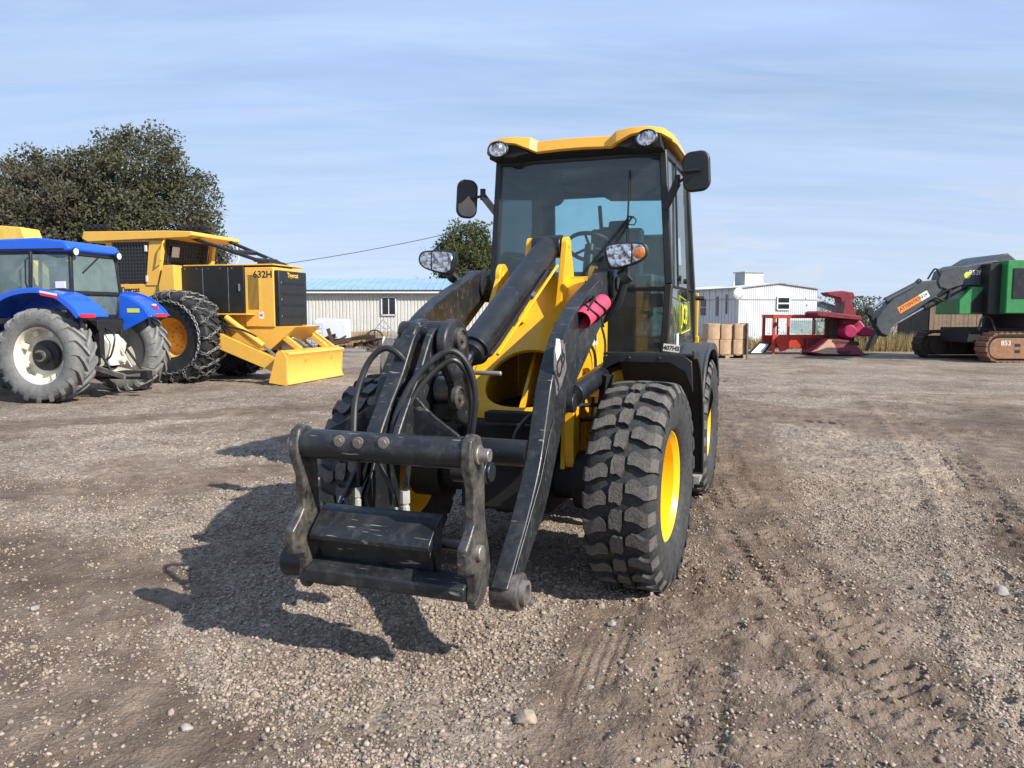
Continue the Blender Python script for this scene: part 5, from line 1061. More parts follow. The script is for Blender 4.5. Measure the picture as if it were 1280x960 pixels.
part('roof_hatch', M['boomgrey'], HV, lambda mb: mb.prism(hpoly([(1240, 328), (1256, 318), (1266, 316), (1280, 327), (1282, 333), (1240, 333)], 24.9), 'y', -.6, 1.6), bevel=.03)
part('turntable', M['matteblack'], HV, lambda mb: (mb.cyl((-.2, .2, .8), (-.2, .2, 1.6), 1.05, n=28), mb.box((-.8, .0, .85), (3.4, 1.6, .5))), bevel=.03)
def track(mb, y, m): pass
for k, (y, x0, x1, mm) in enumerate(((-1.35, -2.35, 2.2, M['rust']), (1.25, -3.05, 1.6, M['darkrust']))):
    tk = part('crawler_track', M['darkrust'], HV, lambda mb: mb.prism(strip(rrect(x0+.03, .06, x1-.03, .90, .41, 6)+[rrect(x0+.03, .06, x1-.03, .90, .41, 6)[0]], .05), 'y', y-.30, y+.30))
    loop = rrect(x0, .03, x1, .93, .44, 8); Lp = [Vector((a, b)) for a, b in loop]; Lp.append(Lp[0]); D = [0]
    for a, b in zip(Lp, Lp[1:]): D.append(D[-1]+(b-a).length)
    def shoes(mb):
        n = int(D[-1]/.19); j = 0
        for i in range(n):
            s = (i+.5)*D[-1]/n
            while D[j+1] < s: j += 1
            p = Lp[j].lerp(Lp[j+1], (s-D[j])/(D[j+1]-D[j])); d = (Lp[j+1]-Lp[j]).normalized(); ang = math.degrees(math.atan2(d.y, d.x))
            mb.box((p.x, y, p.y), (.16, .62, .035), (0, -ang, 0)); nn = Vector((d.y, -d.x)); mb.box((p.x+nn.x*.03, y, p.y+nn.y*.03), (.03, .62, .05), (0, -ang, 0))
    part('track_shoes', M['darkrust'] if k else M['rust'], tk, shoes)
    part('track_frame', mm, HV, lambda mb: (mb.prism(rrect(x0+.10, .12, x1-.10, .78, .30, 6), 'y', y-.26, y+.26)), bevel=.02)
    if k == 0:
        for i in range(4):
            for z in (.36, .56): part('frame_slot', M['matteblack'], HV, lambda mb: mb.box((-1.35+i*.42, y-.262, z), (.17, .012, .09)))
        text_mesh('lettering', '853', .22, M['agedwhite'], HV, frame4((-1.72, y-.263, .62), (1, 0, 0), (0, 0, 1)), .001, .002)
    else:
        for i in range(3): part('track_roller', M['darkrust'], HV, lambda mb: mb.lathe([(0, -.03), (.30, -.03), (.30, .02), (.24, .03), (.10, .02), (.08, .06), (0, .06)], c=(x0+.55+i*.75, y-.33, .45), axis='y', n=24))
part('hose_loop', M['hose'], HV, lambda mb: mb.tube(spline([(hp(1208, 410)[0], -1.0, 1.0), (hp(1212, 400)[0], -1.0, 1.42), (hp(1222, 402)[0], -1.0, 1.40), (hp(1228, 412)[0], -1.0, 1.0)], 6), .035, 6))

# ---- felling head on the ground
FH = empty('felling_head', (12.2, 29.0, 0), 0, label='magenta and dark red felling head standing on the dirt beside the red cab', cat='felling head')
def fpoly(px): return [(at(u, v, 29).x-12.2, at(u, v, 29).z) for u, v in px]
part('top_horn', M['oxred'], FH, lambda mb: mb.prism(fpoly([(1026, 366), (1046, 364), (1060, 366), (1062, 372), (1058, 376), (1065, 395), (1038, 395), (1046, 380), (1044, 373), (1030, 370)]), 'y', -.30, .30), bevel=.03)
part('horn_dark_inside', M['matteblack'], FH, lambda mb: mb.prism(fpoly([(1046, 378), (1050, 376), (1048, 392), (1040, 393)]), 'y', -.32, -.29))  # flat black patch painting in the shaded inside of the neck
part('upper_plate', M['oxred'], FH, lambda mb: mb.prism(fpoly([(1010, 391), (1014, 389), (1040, 392), (1064, 395), (1066, 400), (1040, 398), (1012, 395)]), 'y', -.7, .5), bevel=.02)
part('column', M['darkrust'], FH, lambda mb: mb.prism(fpoly([(1038, 397), (1068, 399), (1066, 430), (1036, 428)]), 'y', -.1, .5), bevel=.03)
part('drum', M['magenta'], FH, lambda mb: mb.lathe([(.0, -.34), (.20, -.34), (.25, -.30), (.31, .0), (.31, .2), (0, .2)], c=(at(1054, 414, 29).x-12.2, -.25, at(1054, 414, 29).z), axis='y', n=28), bevel=.01)
part('gripper_arm', M['magenta'], FH, lambda mb: mb.prism(fpoly([(1060, 402), (1068, 400), (1074, 408), (1084, 411), (1089, 416), (1086, 420), (1070, 420), (1062, 416)]), 'y', -.45, -.05), bevel=.05)
part('gripper_arm', M['oxred'], FH, lambda mb: mb.prism(fpoly([(1046, 399), (1064, 398), (1066, 405), (1060, 408), (1046, 405)]), 'y', -.5, .1), bevel=.03)
part('lower_plate', M['darkrust'], FH, lambda mb: mb.prism(fpoly([(1032, 425), (1064, 426), (1066, 431), (1030, 431)]), 'y', -.6, .5), bevel=.02)
def skirt(mb):
    b = [(-1.15, -.55, .12), (-.85, -.95, .0), (.8, -.85, .05), (.85, .6, .05), (-1.1, .6, .1)]
    t = [(-.45, -.35, .62), (-.35, -.45, .62), (.35, -.45, .62), (.4, .4, .62), (-.45, .4, .62)]
    mb.raw(b+t, [(0, 1, 6, 5), (1, 2, 7, 6), (2, 3, 8, 7), (3, 4, 9, 8), (4, 0, 5, 9), (5, 6, 7, 8, 9), (4, 3, 2, 1, 0)])
part('saw_housing', M['oxred'], FH, skirt, bevel=.02)
part('guard_plate', M['peach'], FH, lambda mb: mb.raw([(-1.12, -.63, .16), (-.86, -.97, .10), (-.25, -.96, .09), (-.34, -.50, .60), (-.44, -.42, .60), (-.9, -.60, .25)], [(0, 1, 2, 3, 4, 5)]) and mb.raw([(-1.12, -.60, .16), (-.86, -.94, .10), (-.25, -.93, .09), (-.34, -.47, .60), (-.44, -.39, .60), (-.9, -.57, .25)], [(5, 4, 3, 2, 1, 0)]))
part('saw_edge', M['darkrust'], FH, lambda mb: (mb.box((0, -.70, .06), (1.7, .5, .04), (0, 0, 4)), mb.box((-.05, -.9, .16), (.5, .06, .06), (0, 0, 3))), bevel=.004)
# ---- red cab shell on the ground
RC = empty('cab_shell', (11.0, 30.0, 0), 0, label='bare red machine cab shell sitting on the ground with open window frames', cat='cab shell')
def rshell(mb):
    x0, x1, y0, y1, h = -.95, 1.05, -.45, .75, 1.42
    for x in (x0, x1):
        for y in (y0, y1): mb.box((x, y, h/2), (.10, .10, h))
    mb.box((x0+.55, y0, h/2+.1), (.09, .09, h-.2)); mb.box((x0+.55, y1, h/2+.1), (.06, .06, h-.2))
    for y in (y0, y1): mb.box(((x0+x1)/2, y, h+.02), (x1-x0+.12, .12, .12))
    for x in (x0, x1): mb.box((x, .15, h+.02), (.12, 1.2, .12))
    mb.prism([(x0+.05, .60), (x0+.05, .75), (x1, .75), (x1, .30), (.15, .30), (-.05, .55), (-.35, .55), (-.45, .15), (x0+.25, .10)], 'y', y0-.03, y0+.03)
    mb.box((.0, y1, .45), (1.9, .05, .5)); mb.box((x1, .15, .45), (.05, 1.2, .5)); mb.box((x0, .15, .25), (.05, 1.2, .3))
part('frame', M['cabred'], RC, rshell, bevel=.01)
part('roof_panel', M['peach'], RC, lambda mb: mb.box((.1, .15, 1.505), (2.2, 1.36, .03)), bevel=.005)
pane('window', [(-.32, -.46, .80), (.98, -.46, .80), (.98, -.46, 1.30), (-.32, -.46, 1.30)], .008, M['glass2'], RC)
part('window_post', M['matteblack'], RC, lambda mb: mb.box((.62, -.43, 1.05), (.07, .05, .55)))
part('black_box', M['blackclean'], RC, lambda mb: mb.box((-.88, -.52, 1.15), (.10, .06, .16)))
part('floor_box', M['oxred'], RC, lambda mb: mb.prism([(.25, .0), (.20, .62), (.75, .62), (.65, .0)], 'y', -.75, -.2), bevel=.02)
DB = empty('steel_frame_panel', (9.55, 29.6, 0), 12, label='small black framed panel leaning against the red cab shell', cat='panel')
part('frame', M['matteblack'], DB, lambda mb: (mb.beam((-.45, 0, .03), (.05, .1, .45), .06, .05), mb.beam((.1, -.1, .03), (.45, 0, .42), .06, .05), mb.beam((-.45, 0, .03), (.1, -.1, .03), .06, .05), mb.beam((.05, .1, .45), (.45, 0, .42), .06, .05)))
part('pane', M['white'], DB, lambda mb: mb.hexa([(-.38, .0, .05), (.1, -.06, .05), (.1, -.03, .05), (-.38, .03, .05)], [(.02, .1, .42), (.4, .02, .40), (.4, .05, .40), (.02, .13, .42)]))
# ---------------------------------------------------------------- buildings
M['siding'] = mat('cream_siding', (.58, .565, .52), .6, var=.06, vscale=1.5, dust=.35, dcol=(.40, .34, .27), streak=.35)
M['siding_low'] = mat('rust_stained_siding', (.44, .33, .22), .75, var=.2, vscale=2.5, dust=.5, dcol=(.27, .17, .10))
M['blueroof'] = mat('blue_metal_roof', (.25, .38, .50), .55, var=.08, vscale=1, dust=.25, dcol=(.30, .40, .50))
M['wsiding'] = mat('white_siding', (.60, .61, .63), .55, var=.04, vscale=2, dust=.12, dcol=(.55, .53, .5))
M['trim'] = mat('white_trim', (.72, .71, .69), .55, var=.05, dust=.15)
M['darkwin'] = mat('dark_window', (.018, .02, .024), .12, var=.2, spec=.7)
M['wood'] = mat('weathered_boards', (.21, .145, .10), .85, var=.3, vscale=4, dust=.5, dcol=(.11, .08, .06), streak=.5)
M['wooddark'] = mat('dark_boards', (.075, .062, .053), .85, var=.3, vscale=4, streak=.5)
M['tan'] = mat('tan_cardboard', (.46, .31, .19), .8, var=.2, vscale=5, dust=.5, dcol=(.30, .19, .11), streak=.6)
M['pallet'] = mat('pallet_wood', (.34, .25, .17), .85, var=.3, vscale=7)
M['bark'] = mat('bark', (.09, .07, .055), .9, var=.3, vscale=8, bump=.4)
M['plasticwhite'] = mat('translucent_white_plastic', (.50, .56, .64), .5, var=.15, vscale=3)
M['wrap'] = mat('white_wrap', (.62, .63, .66), .4, var=.05, vscale=4, bump=.6, bscale=8)
M['scrap'] = mat('rusty_scrap', (.060, .036, .028), .85, var=.5, vscale=6, dust=.5, dcol=(.13, .07, .045))
M['galv'] = mat('galvanised', (.33, .34, .36), .5, metal=.5, var=.2)

def ribbed(mb, x0, x1, y, z0, z1, pitch=.19, d=.03):
    """ribbed sheet facing -y"""
    n = int((x1-x0)/pitch); pr = []
    for i in range(n):
        x = x0+i*pitch; pr += [(x, y), (x+pitch*.62, y), (x+pitch*.70, y+d), (x+pitch*.92, y+d)]
    pr.append((x0+n*pitch, y)); top = [mb.v((a, b, z1(a) if callable(z1) else z1)) for a, b in pr]; bot = [mb.v((a, b, z0)) for a, b in pr]
    for i in range(len(pr)-1): mb.f([bot[i], bot[i+1], top[i+1], top[i]])
BL = empty('long_metal_building', (-6.5, 43.0, 0), 0, label='long cream metal building with a light blue roof behind the black loader', cat='building')
part('wall', M['siding'], BL, lambda mb: (ribbed(mb, -9.0, 7.5, 0, .55, 2.62), ribbed(mb, -9.0, 7.5, .0, 2.62, 2.80, .19, .0)))
part('wall_base', M['siding_low'], BL, lambda mb: ribbed(mb, -9.0, 7.5, .004, 0, .556))
part('building_core', M['siding'], BL, lambda mb: mb.prism([(.08, 0), (.08, 2.78), (3.5, 3.52), (7.0, 2.78), (7.0, 0)], 'x', -8.98, 7.45))
def roofl(mb):
    n = 41
    for i in range(n):
        x = -9.3+i*.41
        mb.hexa([(x, -.35, 2.84), (x+.395, -.35, 2.84), (x+.395, 3.5, 3.62), (x, 3.5, 3.62)], [(x, -.35, 2.87), (x+.395, -.35, 2.87), (x+.395, 3.5, 3.65), (x, 3.5, 3.65)])
        mb.hexa([(x-.015, -.36, 2.86), (x+.02, -.36, 2.86), (x+.02, 3.5, 3.64), (x-.015, 3.5, 3.64)], [(x-.01, -.36, 2.92), (x+.01, -.36, 2.92), (x+.01, 3.5, 3.70), (x-.01, 3.5, 3.70)])
    mb.hexa([(-9.3, 3.5, 3.62), (7.5, 3.5, 3.62), (7.5, 7.3, 2.80), (-9.3, 7.3, 2.80)], [(-9.3, 3.5, 3.65), (7.5, 3.5, 3.65), (7.5, 7.3, 2.83), (-9.3, 7.3, 2.83)])
part('roof', M['blueroof'], BL, roofl)
part('eave_board', M['trim'], BL, lambda mb: mb.box((-.9, -.33, 2.76), (16.7, .04, .15))); part('gutter', M['matteblack'], BL, lambda mb: mb.box((-.9, -.372, 2.835), (16.7, .04, .05)))
w_ = part('window', M['darkwin'], BL, lambda mb: mb.box((-.36, -.02, 1.97), (.70, .06, .92)))
part('window_frame', M['trim'], w_, lambda mb: (mb.box((-.36, -.06, 2.46), (.84, .05, .06)), mb.box((-.36, -.06, 1.48), (.84, .05, .06)), mb.box((-.75, -.06, 1.97), (.06, .05, 1.0)), mb.box((.03, -.06, 1.97), (.06, .05, 1.0)), mb.box((-.36, -.062, 1.97), (.04, .03, .92))))
d_ = part('door', M['trim'], BL, lambda mb: mb.box((3.0, -.02, 1.30), (.95, .06, 2.4))); part('door_frame', M['galv'], d_, lambda mb: (mb.box((2.47, -.06, 1.32), (.07, .06, 2.56)), mb.box((3.53, -.06, 1.32), (.07, .06, 2.56)), mb.box((3.0, -.06, 2.57), (1.0, .06, .07))))

# mobile home
MH = empty('mobile_home', (11.45, 39.0, 0), math.degrees(math.atan2(.3, .95)), label='white mobile home with a satellite dish and rooftop cooler on the right', cat='mobile home')
Wm, Lm = 4.75, 16.0
def mtop(x): return 2.84+.26*(1-abs(x-Wm/2)/(Wm/2))**.9
part('end_wall', M['wsiding'], MH, lambda mb: ribbed(mb, 0, Wm, 0, .42, lambda x: mtop(x)-.02, .125, .018))
def sidew(mb):
    pitch = .30
    for i in range(int(Lm/pitch)):
        y = .03+i*pitch; mb.raw([(0, y, .40), (0, y+pitch-.05, .40), (-.02 if i % 2 else .0, y+pitch-.05, 2.83), (-.02 if i % 2 else 0, y, 2.83)], [(0, 1, 2, 3)])
        mb.box((.0, y+pitch-.02, 1.62), (.03, .02, 2.42))
part('side_wall', M['wsiding'], MH, sidew)
part('core', M['wsiding'], MH, lambda mb: mb.prism([(.04, .0), (.04, 2.80), (Wm/2, 3.02), (Wm-.04, 2.80), (Wm-.04, 0)], 'y', .06, Lm))
part('skirting', M['wsiding'], MH, lambda mb: (mb.box((Wm/2, .03, .21), (Wm, .04, .42)), mb.box((.03, Lm/2, .2), (.04, Lm-.1, .4))))
part('seam_trim', M['galv'], MH, lambda mb: (mb.box((Wm/2, -.012, 2.28), (Wm, .02, .035)), mb.box((-.03, Lm/2, 2.30), (.03, Lm, .04))))
part('roof', M['white'], MH, lambda mb: mb.prism([(-.10, 2.83), (-.10, 2.88), (Wm/2, 3.15), (Wm+.10, 2.88), (Wm+.10, 2.83), (Wm/2, 3.10)], 'y', -.06, Lm+.1))
part('roof_edge', M['galv'], MH, lambda mb: (mb.beam((-.1, -.075, 2.85), (Wm/2, -.075, 3.12), .03, .06), mb.beam((Wm/2, -.075, 3.12), (Wm+.1, -.075, 2.85), .03, .06), mb.box((-.115, Lm/2, 2.84), (.03, Lm, .07))))
for k, (z) in enumerate((2.22, 1.92)):
    w_ = part('window', M['darkwin'], MH, lambda mb: mb.box((2.63, -.03, z+.02), (.66, .05, .22)))
part('window_frame', M['trim'], MH, lambda mb: (mb.box((2.63, -.05, 2.40), (.80, .05, .06)), mb.box((2.63, -.052, 2.08), (.80, .05, .07)), mb.box((2.63, -.05, 1.76), (.80, .05, .06)), mb.box((2.26, -.05, 2.08), (.06, .05, .68)), mb.box((3.0, -.05, 2.08), (.06, .05, .68))))
for y, z, h, w in ((1.9, 1.95, 1.0, .18), (3.3, 2.15, .42, .45), (3.3, 1.68, .40, .45), (5.6, 2.2, .35, .4), (5.6, 1.75, .35, .4), (1.05, 2.05, 1.0, .12)):
    part('window', M['darkwin'], MH, lambda mb: mb.box((-.035, y, z), (.03, w, h)))
ds = part('satellite_dish', M['agedwhite'], MH, lambda mb: (mb.lathe([(0, -.02), (.16, -.0), (.30, .06), (.31, .07), (.30, .075), (.16, .02), (0, .0)], c=(-.15, -.28, 2.55), axis='y', n=28), mb.cyl((-.15, -.2, 2.5), (.0, .02, 2.25), .03, n=8)))
part('dish_arm', M['galv'], ds, lambda mb: mb.cyl((-.15, -.27, 2.30), (-.15, -.62, 2.5), .015, n=6))
ev = part('evaporative_cooler', M['siding'], MH, lambda mb: mb.box((2.35, 2.6, 3.40), (1.15, .95, .72)), bevel=.02); part('cooler_side', M['galv'], ev, lambda mb: mb.box((1.765, 2.6, 3.42), (.02, .85, .58))); part('cooler_lid', M['galv'], ev, lambda mb: mb.box((2.35, 2.6, 3.78), (1.3, 1.1, .05)))
part('vent_pipe', M['agedwhite'], MH, lambda mb: mb.cyl((1.0, 2.0, 2.9), (1.0, 2.0, 3.25), .06, n=10))
part('electric_mast', M['galv'], MH, lambda mb: mb.cyl((-.05, 12.5, 1.5), (-.05, 12.5, 3.6), .04, n=8))

SH = empty('wooden_shed', (19.5, 36.0, 0), 0, label='low weathered brown plank shed behind the green harvester boom', cat='shed')
def planks(mb, p0, p1, h0, h1, w=.2, seed=1):
    p0, p1 = Vector(p0), Vector(p1); L = (p1-p0).length; n = int(L/w); r = random.Random(seed); d = (p1-p0)/L
    for i in range(n):
        a = p0+d*(i*w); b = p0+d*(i*w+w*.94); nn = Vector((d.y, -d.x, 0))*(.02+r.uniform(0, .015)); z = h0+(h1-h0)*i/n+r.uniform(-.03, .03)
        mb.hexa([a, b, b+nn, a+nn], [q+Vector((0, 0, z)) for q in (a, b, b+nn, a+nn)])
part('front_wall', M['wood'], SH, lambda mb: planks(mb, (0, 0, 0), (8, 0, 0), 2.22, 2.4)); part('side_wall', M['wooddark'], SH, lambda mb: planks(mb, (.65, 4.2, 0), (0, 0, 0), 2.15, 2.2, seed=2))
part('shed_roof', M['galv'], SH, lambda mb: mb.hexa([(-.1, -.15, 2.24), (8.1, -.15, 2.42), (8.5, 4.3, 2.5), (.6, 4.3, 2.22)], [(-.1, -.15, 2.29), (8.1, -.15, 2.47), (8.5, 4.3, 2.55), (.6, 4.3, 2.27)]))
part('back_wall', M['wooddark'], SH, lambda mb: planks(mb, (8.4, 4.2, 0), (.65, 4.2, 0), 2.2, 2.2, seed=3))
FB = empty('far_shed', (17.6, 44.5, 0), 0, label='small grey shed seen between the mobile home and the felling head', cat='shed')
part('wall', M['galv'], FB, lambda mb: mb.prism([(-.8, 0), (-.8, 1.9), (0.2, 2.2), (1.2, 1.9), (1.2, 0)], 'y', 0, 2.5)); part('roof', M['boomgrey'], FB, lambda mb: (mb.beam((-.95, 1.2, 1.88), (.2, 1.2, 2.24), 2.8, .06), mb.beam((.2, 1.2, 2.24), (1.35, 1.2, 1.88), 2.8, .06)))
WP = part('white_panel', M['white'], None, lambda mb: mb.box((0, 0, .55), (.8, .05, 1.1)), bevel=.01); WP.location = (16.9, 41.6, 0); tag(WP, 'upright white panel beside the mobile home, behind the felling head', 'panel')

# power pole and lines
PP = empty('utility_pole', (-.48, 50, 0), 0, label='wooden power pole standing behind the loader cab', cat='utility pole')
part('pole', M['bark'], PP, lambda mb: mb.cyl((0, 0, 0), (0, 0, 7.5), .15, .10, n=12)); part('cross_arm', M['bark'], PP, lambda mb: mb.box((0, -.12, 7.25), (1.2, .1, .1)))
for x in (-.45, .45): part('insulator', M['galv'], PP, lambda mb: mb.cyl((x, -.12, 7.30), (x, -.12, 7.45), .04, n=8))
def wire(name, a, b, sag, r, label):
    A, B = Vector(a), Vector(b); pts = [A.lerp(B, t/30)+Vector((0, 0, -sag*4*(t/30)*(1-t/30))) for t in range(31)]
    o = part(name, M['boomgrey'], None, lambda mb: mb.tube(pts, r, 5)); return tag(o, label, 'power line')
wire('power_line', (-.9, 49.9, 7.4), (-34, 62, 4.4), .9, .022, 'power line running left from the pole towards the big trees')
wire('power_line', (.1, 49.9, 7.35), (7.66, 50.9, 3.6), .12, .02, 'service line dropping from the pole towards the mobile home, seen through the cab glass')

# crate with boxes
CR = empty('wooden_pallet', (7.38, 26.9, 0), 4, label='wooden pallet under the tan boxes beside the loader fender', cat='pallet')
def pal(mb):
    for i in range(6): mb.box((-.62+i*.25, 0, .135), (.16, 1.0, .022))
    for y in (-.45, 0, .45): mb.box((0, y, .011), (1.4, .10, .02))
for y in (-.45, 0, .45):
    for x in (-.63, 0, .63): part('block', M['pallet'], CR, lambda mb: mb.box((x, y, .073), (.14, .10, .10)))
for i in range(6): part('deck_board', M['pallet'], CR, lambda mb: mb.box((-.62+i*.25, 0, .135), (.16, 1.0, .022)))
for y in (-.45, 0, .45): part('bottom_board', M['pallet'], CR, lambda mb: mb.box((0, y, .011), (1.4, .10, .02)))
for i in range(3):
    for k in range(2):
        mb = MB(); n = 12; pr = []
        for j in range(n+1): u = j/n; pr.append((-.205+.41*u, -.36-.035*math.sin(math.pi*u)**1.0))
        pr += [(.205, .36), (-.205, .36)]; mb.prism(pr, 'z', 0, .515)
        o = mb.build('cardboard_box', M['tan'], bevel=.012, seg=2); o.location = (7.38-.44+i*.425+(.012 if k else 0), 26.88+(i % 2)*.03, .152+k*.52); o.rotation_euler = (0, 0, R(4+(i-1)*5+k*3)); o.scale = (1, 1, 1+(.05 if (i+k) % 2 else 0)*k)
        tag(o, f"{['left', 'middle', 'right'][i]} tan bulging box in the {['lower', 'upper'][k]} row on the pallet", 'box', 'tan boxes stacked on the pallet')
o = part('plywood_sheet', M['wood'], None, lambda mb: mb.box((0, 0, .62), (.05, .95, 1.22)), bevel=.004); o.location = (8.10, 26.9, .0); tag(o, 'upright brown plywood sheet at the right of the tan boxes', 'plywood')

# tote and wrapped cube
TT = empty('liquid_tote', (-9.0, 33.6, 0), 0, label='caged bluish plastic liquid tote behind the skidder blade', cat='tote')
part('tank', M['plasticwhite'], TT, lambda mb: mb.box((0, 0, .62), (1.10, .95, .92)), bevel=.08, seg=3)
def cage(mb):
    for i in range(9): mb.box((-.58+i*.145, -.53, .62), (.018, .018, .98)); mb.box((-.58+i*.145, .53, .62), (.018, .018, .98))
    for i in range(6): mb.box((0, -.54, .16+i*.19), (1.2, .018, .018)); mb.box((-.6, 0, .16+i*.19), (.018, 1.08, .018)); mb.box((.6, 0, .16+i*.19), (.018, 1.08, .018))
part('cage', M['galv'], TT, cage); part('base', M['galv'], TT, lambda mb: mb.box((0, 0, .07), (1.2, 1.05, .10)), bevel=.01)
o = part('wrapped_bale', M['wrap'], None, lambda mb: mb.prism([(-.75, 0), (-.75, .78), (-.60, .92), (.72, .88), (.74, 0)], 'y', -.5, .5), bevel=.05, seg=3); o.location = (-8.15, 35.0, .42); tag(o, 'white plastic wrapped cube behind the caged tote', 'wrapped bale')
o = part('timber_cribbing', M['wood'], None, lambda mb: (mb.box((0, -.3, .21), (1.4, .2, .42)), mb.box((0, .3, .21), (1.4, .2, .42))), bevel=.01); o.location = (-8.15, 35.0, 0); tag(o, 'timber blocks under the white wrapped cube', 'timber')
AF = empty('metal_stand', (-6.7, 40.0, 0), 0, label='pale blue triangular metal frame against the long cream building', cat='metal stand')
part('frame', mat('pale_blue_paint', (.25, .33, .40), .5, var=.1), AF, lambda mb: (mb.beam((-.75, 0, .35), (0, 0, 1.25), .05, .05), mb.beam((.75, 0, .35), (0, 0, 1.25), .05, .05), mb.beam((-.75, 0, .35), (.75, 0, .35), .05, .05), mb.beam((-.2, 0, 1.0), (.6, 0, .4), .04, .04), mb.beam((-.4, 0, .8), (.4, 0, .8), .03, .03), mb.beam((-.75, 0, 0), (-.75, 0, .4), .05, .05, up=(0, 1, 0)), mb.beam((.75, 0, 0), (.75, 0, .4), .05, .05, up=(0, 1, 0))))
# scrap iron row in front of the long building
rsc = random.Random(5); GS = 'rusty scrap steel in front of the long building'
for i in range(26):
    x = -8.0+i*.27+rsc.uniform(-.15, .15); y = 32.6+rsc.uniform(-.9, .9); L = rsc.uniform(.8, 2.2); w = rsc.uniform(.06, .16)
    z0, z1 = rsc.uniform(.04, .35), rsc.uniform(.08, .62); a = rsc.uniform(-.5, .5)
    o = part('scrap_beam', M['scrap'], None, lambda mb: (mb.beam((-L/2, 0, z0), (L/2, 0, z1), w, w*.2), mb.beam((-L/2, 0, z0+w*.5), (L/2, 0, z1+w*.5), w*.2, w)))
    o.location = (x, y, 0); o.rotation_euler = (0, 0, a*2); tag(o, 'dark rusty steel beam lying in the scrap row before the long building', 'scrap steel', GS)
o = part('iron_wheel', M['scrap'], None, lambda mb: (mb.tube([(.36*math.cos(a), 0, .36+.36*math.sin(a)) for a in [i*math.pi/12 for i in range(25)]], .035, 6, cap=False), mb.cyl((-.35, 0, .36), (.35, 0, .36), .02, n=6), mb.cyl((0, 0, .02), (0, 0, .7), .02, n=6), mb.cyl((0, -.1, .36), (0, .1, .36), .06, n=10)))
o.location = (-5.75, 32.2, .15); tag(o, 'round rusty iron wheel standing in the scrap row', 'wheel')
o = part('steel_post', M['scrap'], None, lambda mb: mb.beam((0, 0, 0), (-.28, 0, .95), .16, .12)); o.location = (-7.25, 31.5, 0); tag(o, 'leaning rusty post at the left end of the scrap row', 'post')
for i, (x, y, L, lab) in enumerate(((-3.2, 32, 2.4, 'long rusty axle at the right end of the scrap row'), (-4.6, 33.6, 3.0, 'long rusty bar lying behind the iron wheel'))):
    o = part('scrap_axle', M['scrap'], None, lambda mb: (mb.cyl((-L/2, 0, .3), (L/2, 0, .42), .07, n=8), mb.cyl((-L/2, -.05, .3), (-L/2, .05, .3), .28, n=14), mb.cyl((L/2, -.05, .42), (L/2, .05, .42), .28, n=14))); o.location = (x, y, 0); tag(o, lab, 'axle')
o = part('slab', M['galv'], None, lambda mb: mb.box((0, 0, .05), (2.6, .8, .08)), bevel=.01); o.location = (-7.3, 31.6, 0); tag(o, 'flat grey slab under the left end of the scrap row', 'slab')
# brush heap by the mobile home
def twigs(name, c, rx, ry, h, n, m, label, cat, seed, r0=.012, leaf=0, lm=None, kind=None):
    rr = random.Random(seed); mb = MB()
    for i in range(n):
        a = rr.uniform(0, 6.28); b = Vector((rr.gauss(0, rx*.4), rr.gauss(0, ry*.4), 0)); t = b+Vector((rr.gauss(0, rx*.35), rr.gauss(0, ry*.35), h*rr.uniform(.35, 1))); mid = b.lerp(t, .5)+Vector((rr.uniform(-.1, .1), rr.uniform(-.1, .1), rr.uniform(0, .12)*h))
        mb.tube([b, mid, t], [r0, r0*.7, r0*.35], 4, cap=False)
    o = mb.build(name, m); o.location = c
    tag(o, label, cat, kind=kind)
    if leaf:
        V = []; F = []
        for i in range(leaf):
            p = Vector((rr.gauss(0, rx*.5), rr.gauss(0, ry*.5), h*rr.uniform(.1, 1.0)**.8)); s = rr.uniform(.03, .07)
            u = Vector((rr.gauss(0, 1), rr.gauss(0, 1), rr.gauss(0, 1))).normalized(); w = u.cross(Vector((rr.gauss(0, 1), rr.gauss(0, 1), rr.gauss(0, 1)))).normalized(); k = len(V)
            V += [p-u*s, p+w*s*.6, p+u*s, p-w*s*.6]; F.append((k, k+1, k+2, k+3))
        me = bpy.data.meshes.new('leaves'); me.from_pydata(V, [], F); me.materials.append(lm); q = bpy.data.objects.new('leaves', me); C.objects.link(q); q.parent = o
    return o
def leafmat(name, col, var=.35):
    m = bpy.data.materials.new(name); m.use_nodes = True; t = m.node_tree; b = t.nodes['Principled BSDF']
    g = N(t, 'ShaderNodeNewGeometry'); c = ramp(t, g.outputs['Random Per Island'], [(0, tuple(x*(1-var) for x in col)), (.5, col), (1, tuple(x*(1+var) for x in col))])
    t.links.new(c, b.inputs['Base Color']); b.inputs['Roughness'].default_value = .65; b.inputs['Specular IOR Level'].default_value = .25
    tr = N(t, 'ShaderNodeBsdfTranslucent'); t.links.new(c, tr.inputs[0]); mx = N(t, 'ShaderNodeMixShader', Fac=.3); o = t.nodes['Material Output']
    t.links.new(b.outputs[0], mx.inputs[1]); t.links.new(tr.outputs[0], mx.inputs[2]); t.links.new(mx.outputs[0], o.inputs[0]); return m
M['leafA'] = leafmat('olive_leaves', (.10, .102, .056)); M['leafB'] = leafmat('grey_brown_leaves', (.105, .095, .062)); M['leafC'] = leafmat('green_leaves', (.085, .105, .035)); M['dry'] = leafmat('dry_grass_blades', (.36, .27, .13), .35); M['drygreen'] = leafmat('green_weeds', (.10, .13, .04), .4)
twigs('brush_pile', (9.25, 34.5, 0), 1.2, .5, .75, 160, M['bark'], 'low tangle of dark dead brush at the foot of the mobile home', 'brush pile', 3)
twigs('shrub', (16.6, 37.5, 0), 1.5, .8, 2.4, 220, M['bark'], 'leafy grey green shrub between the felling head and the harvester boom', 'shrub', 8, .02, 2600, M['leafC'])
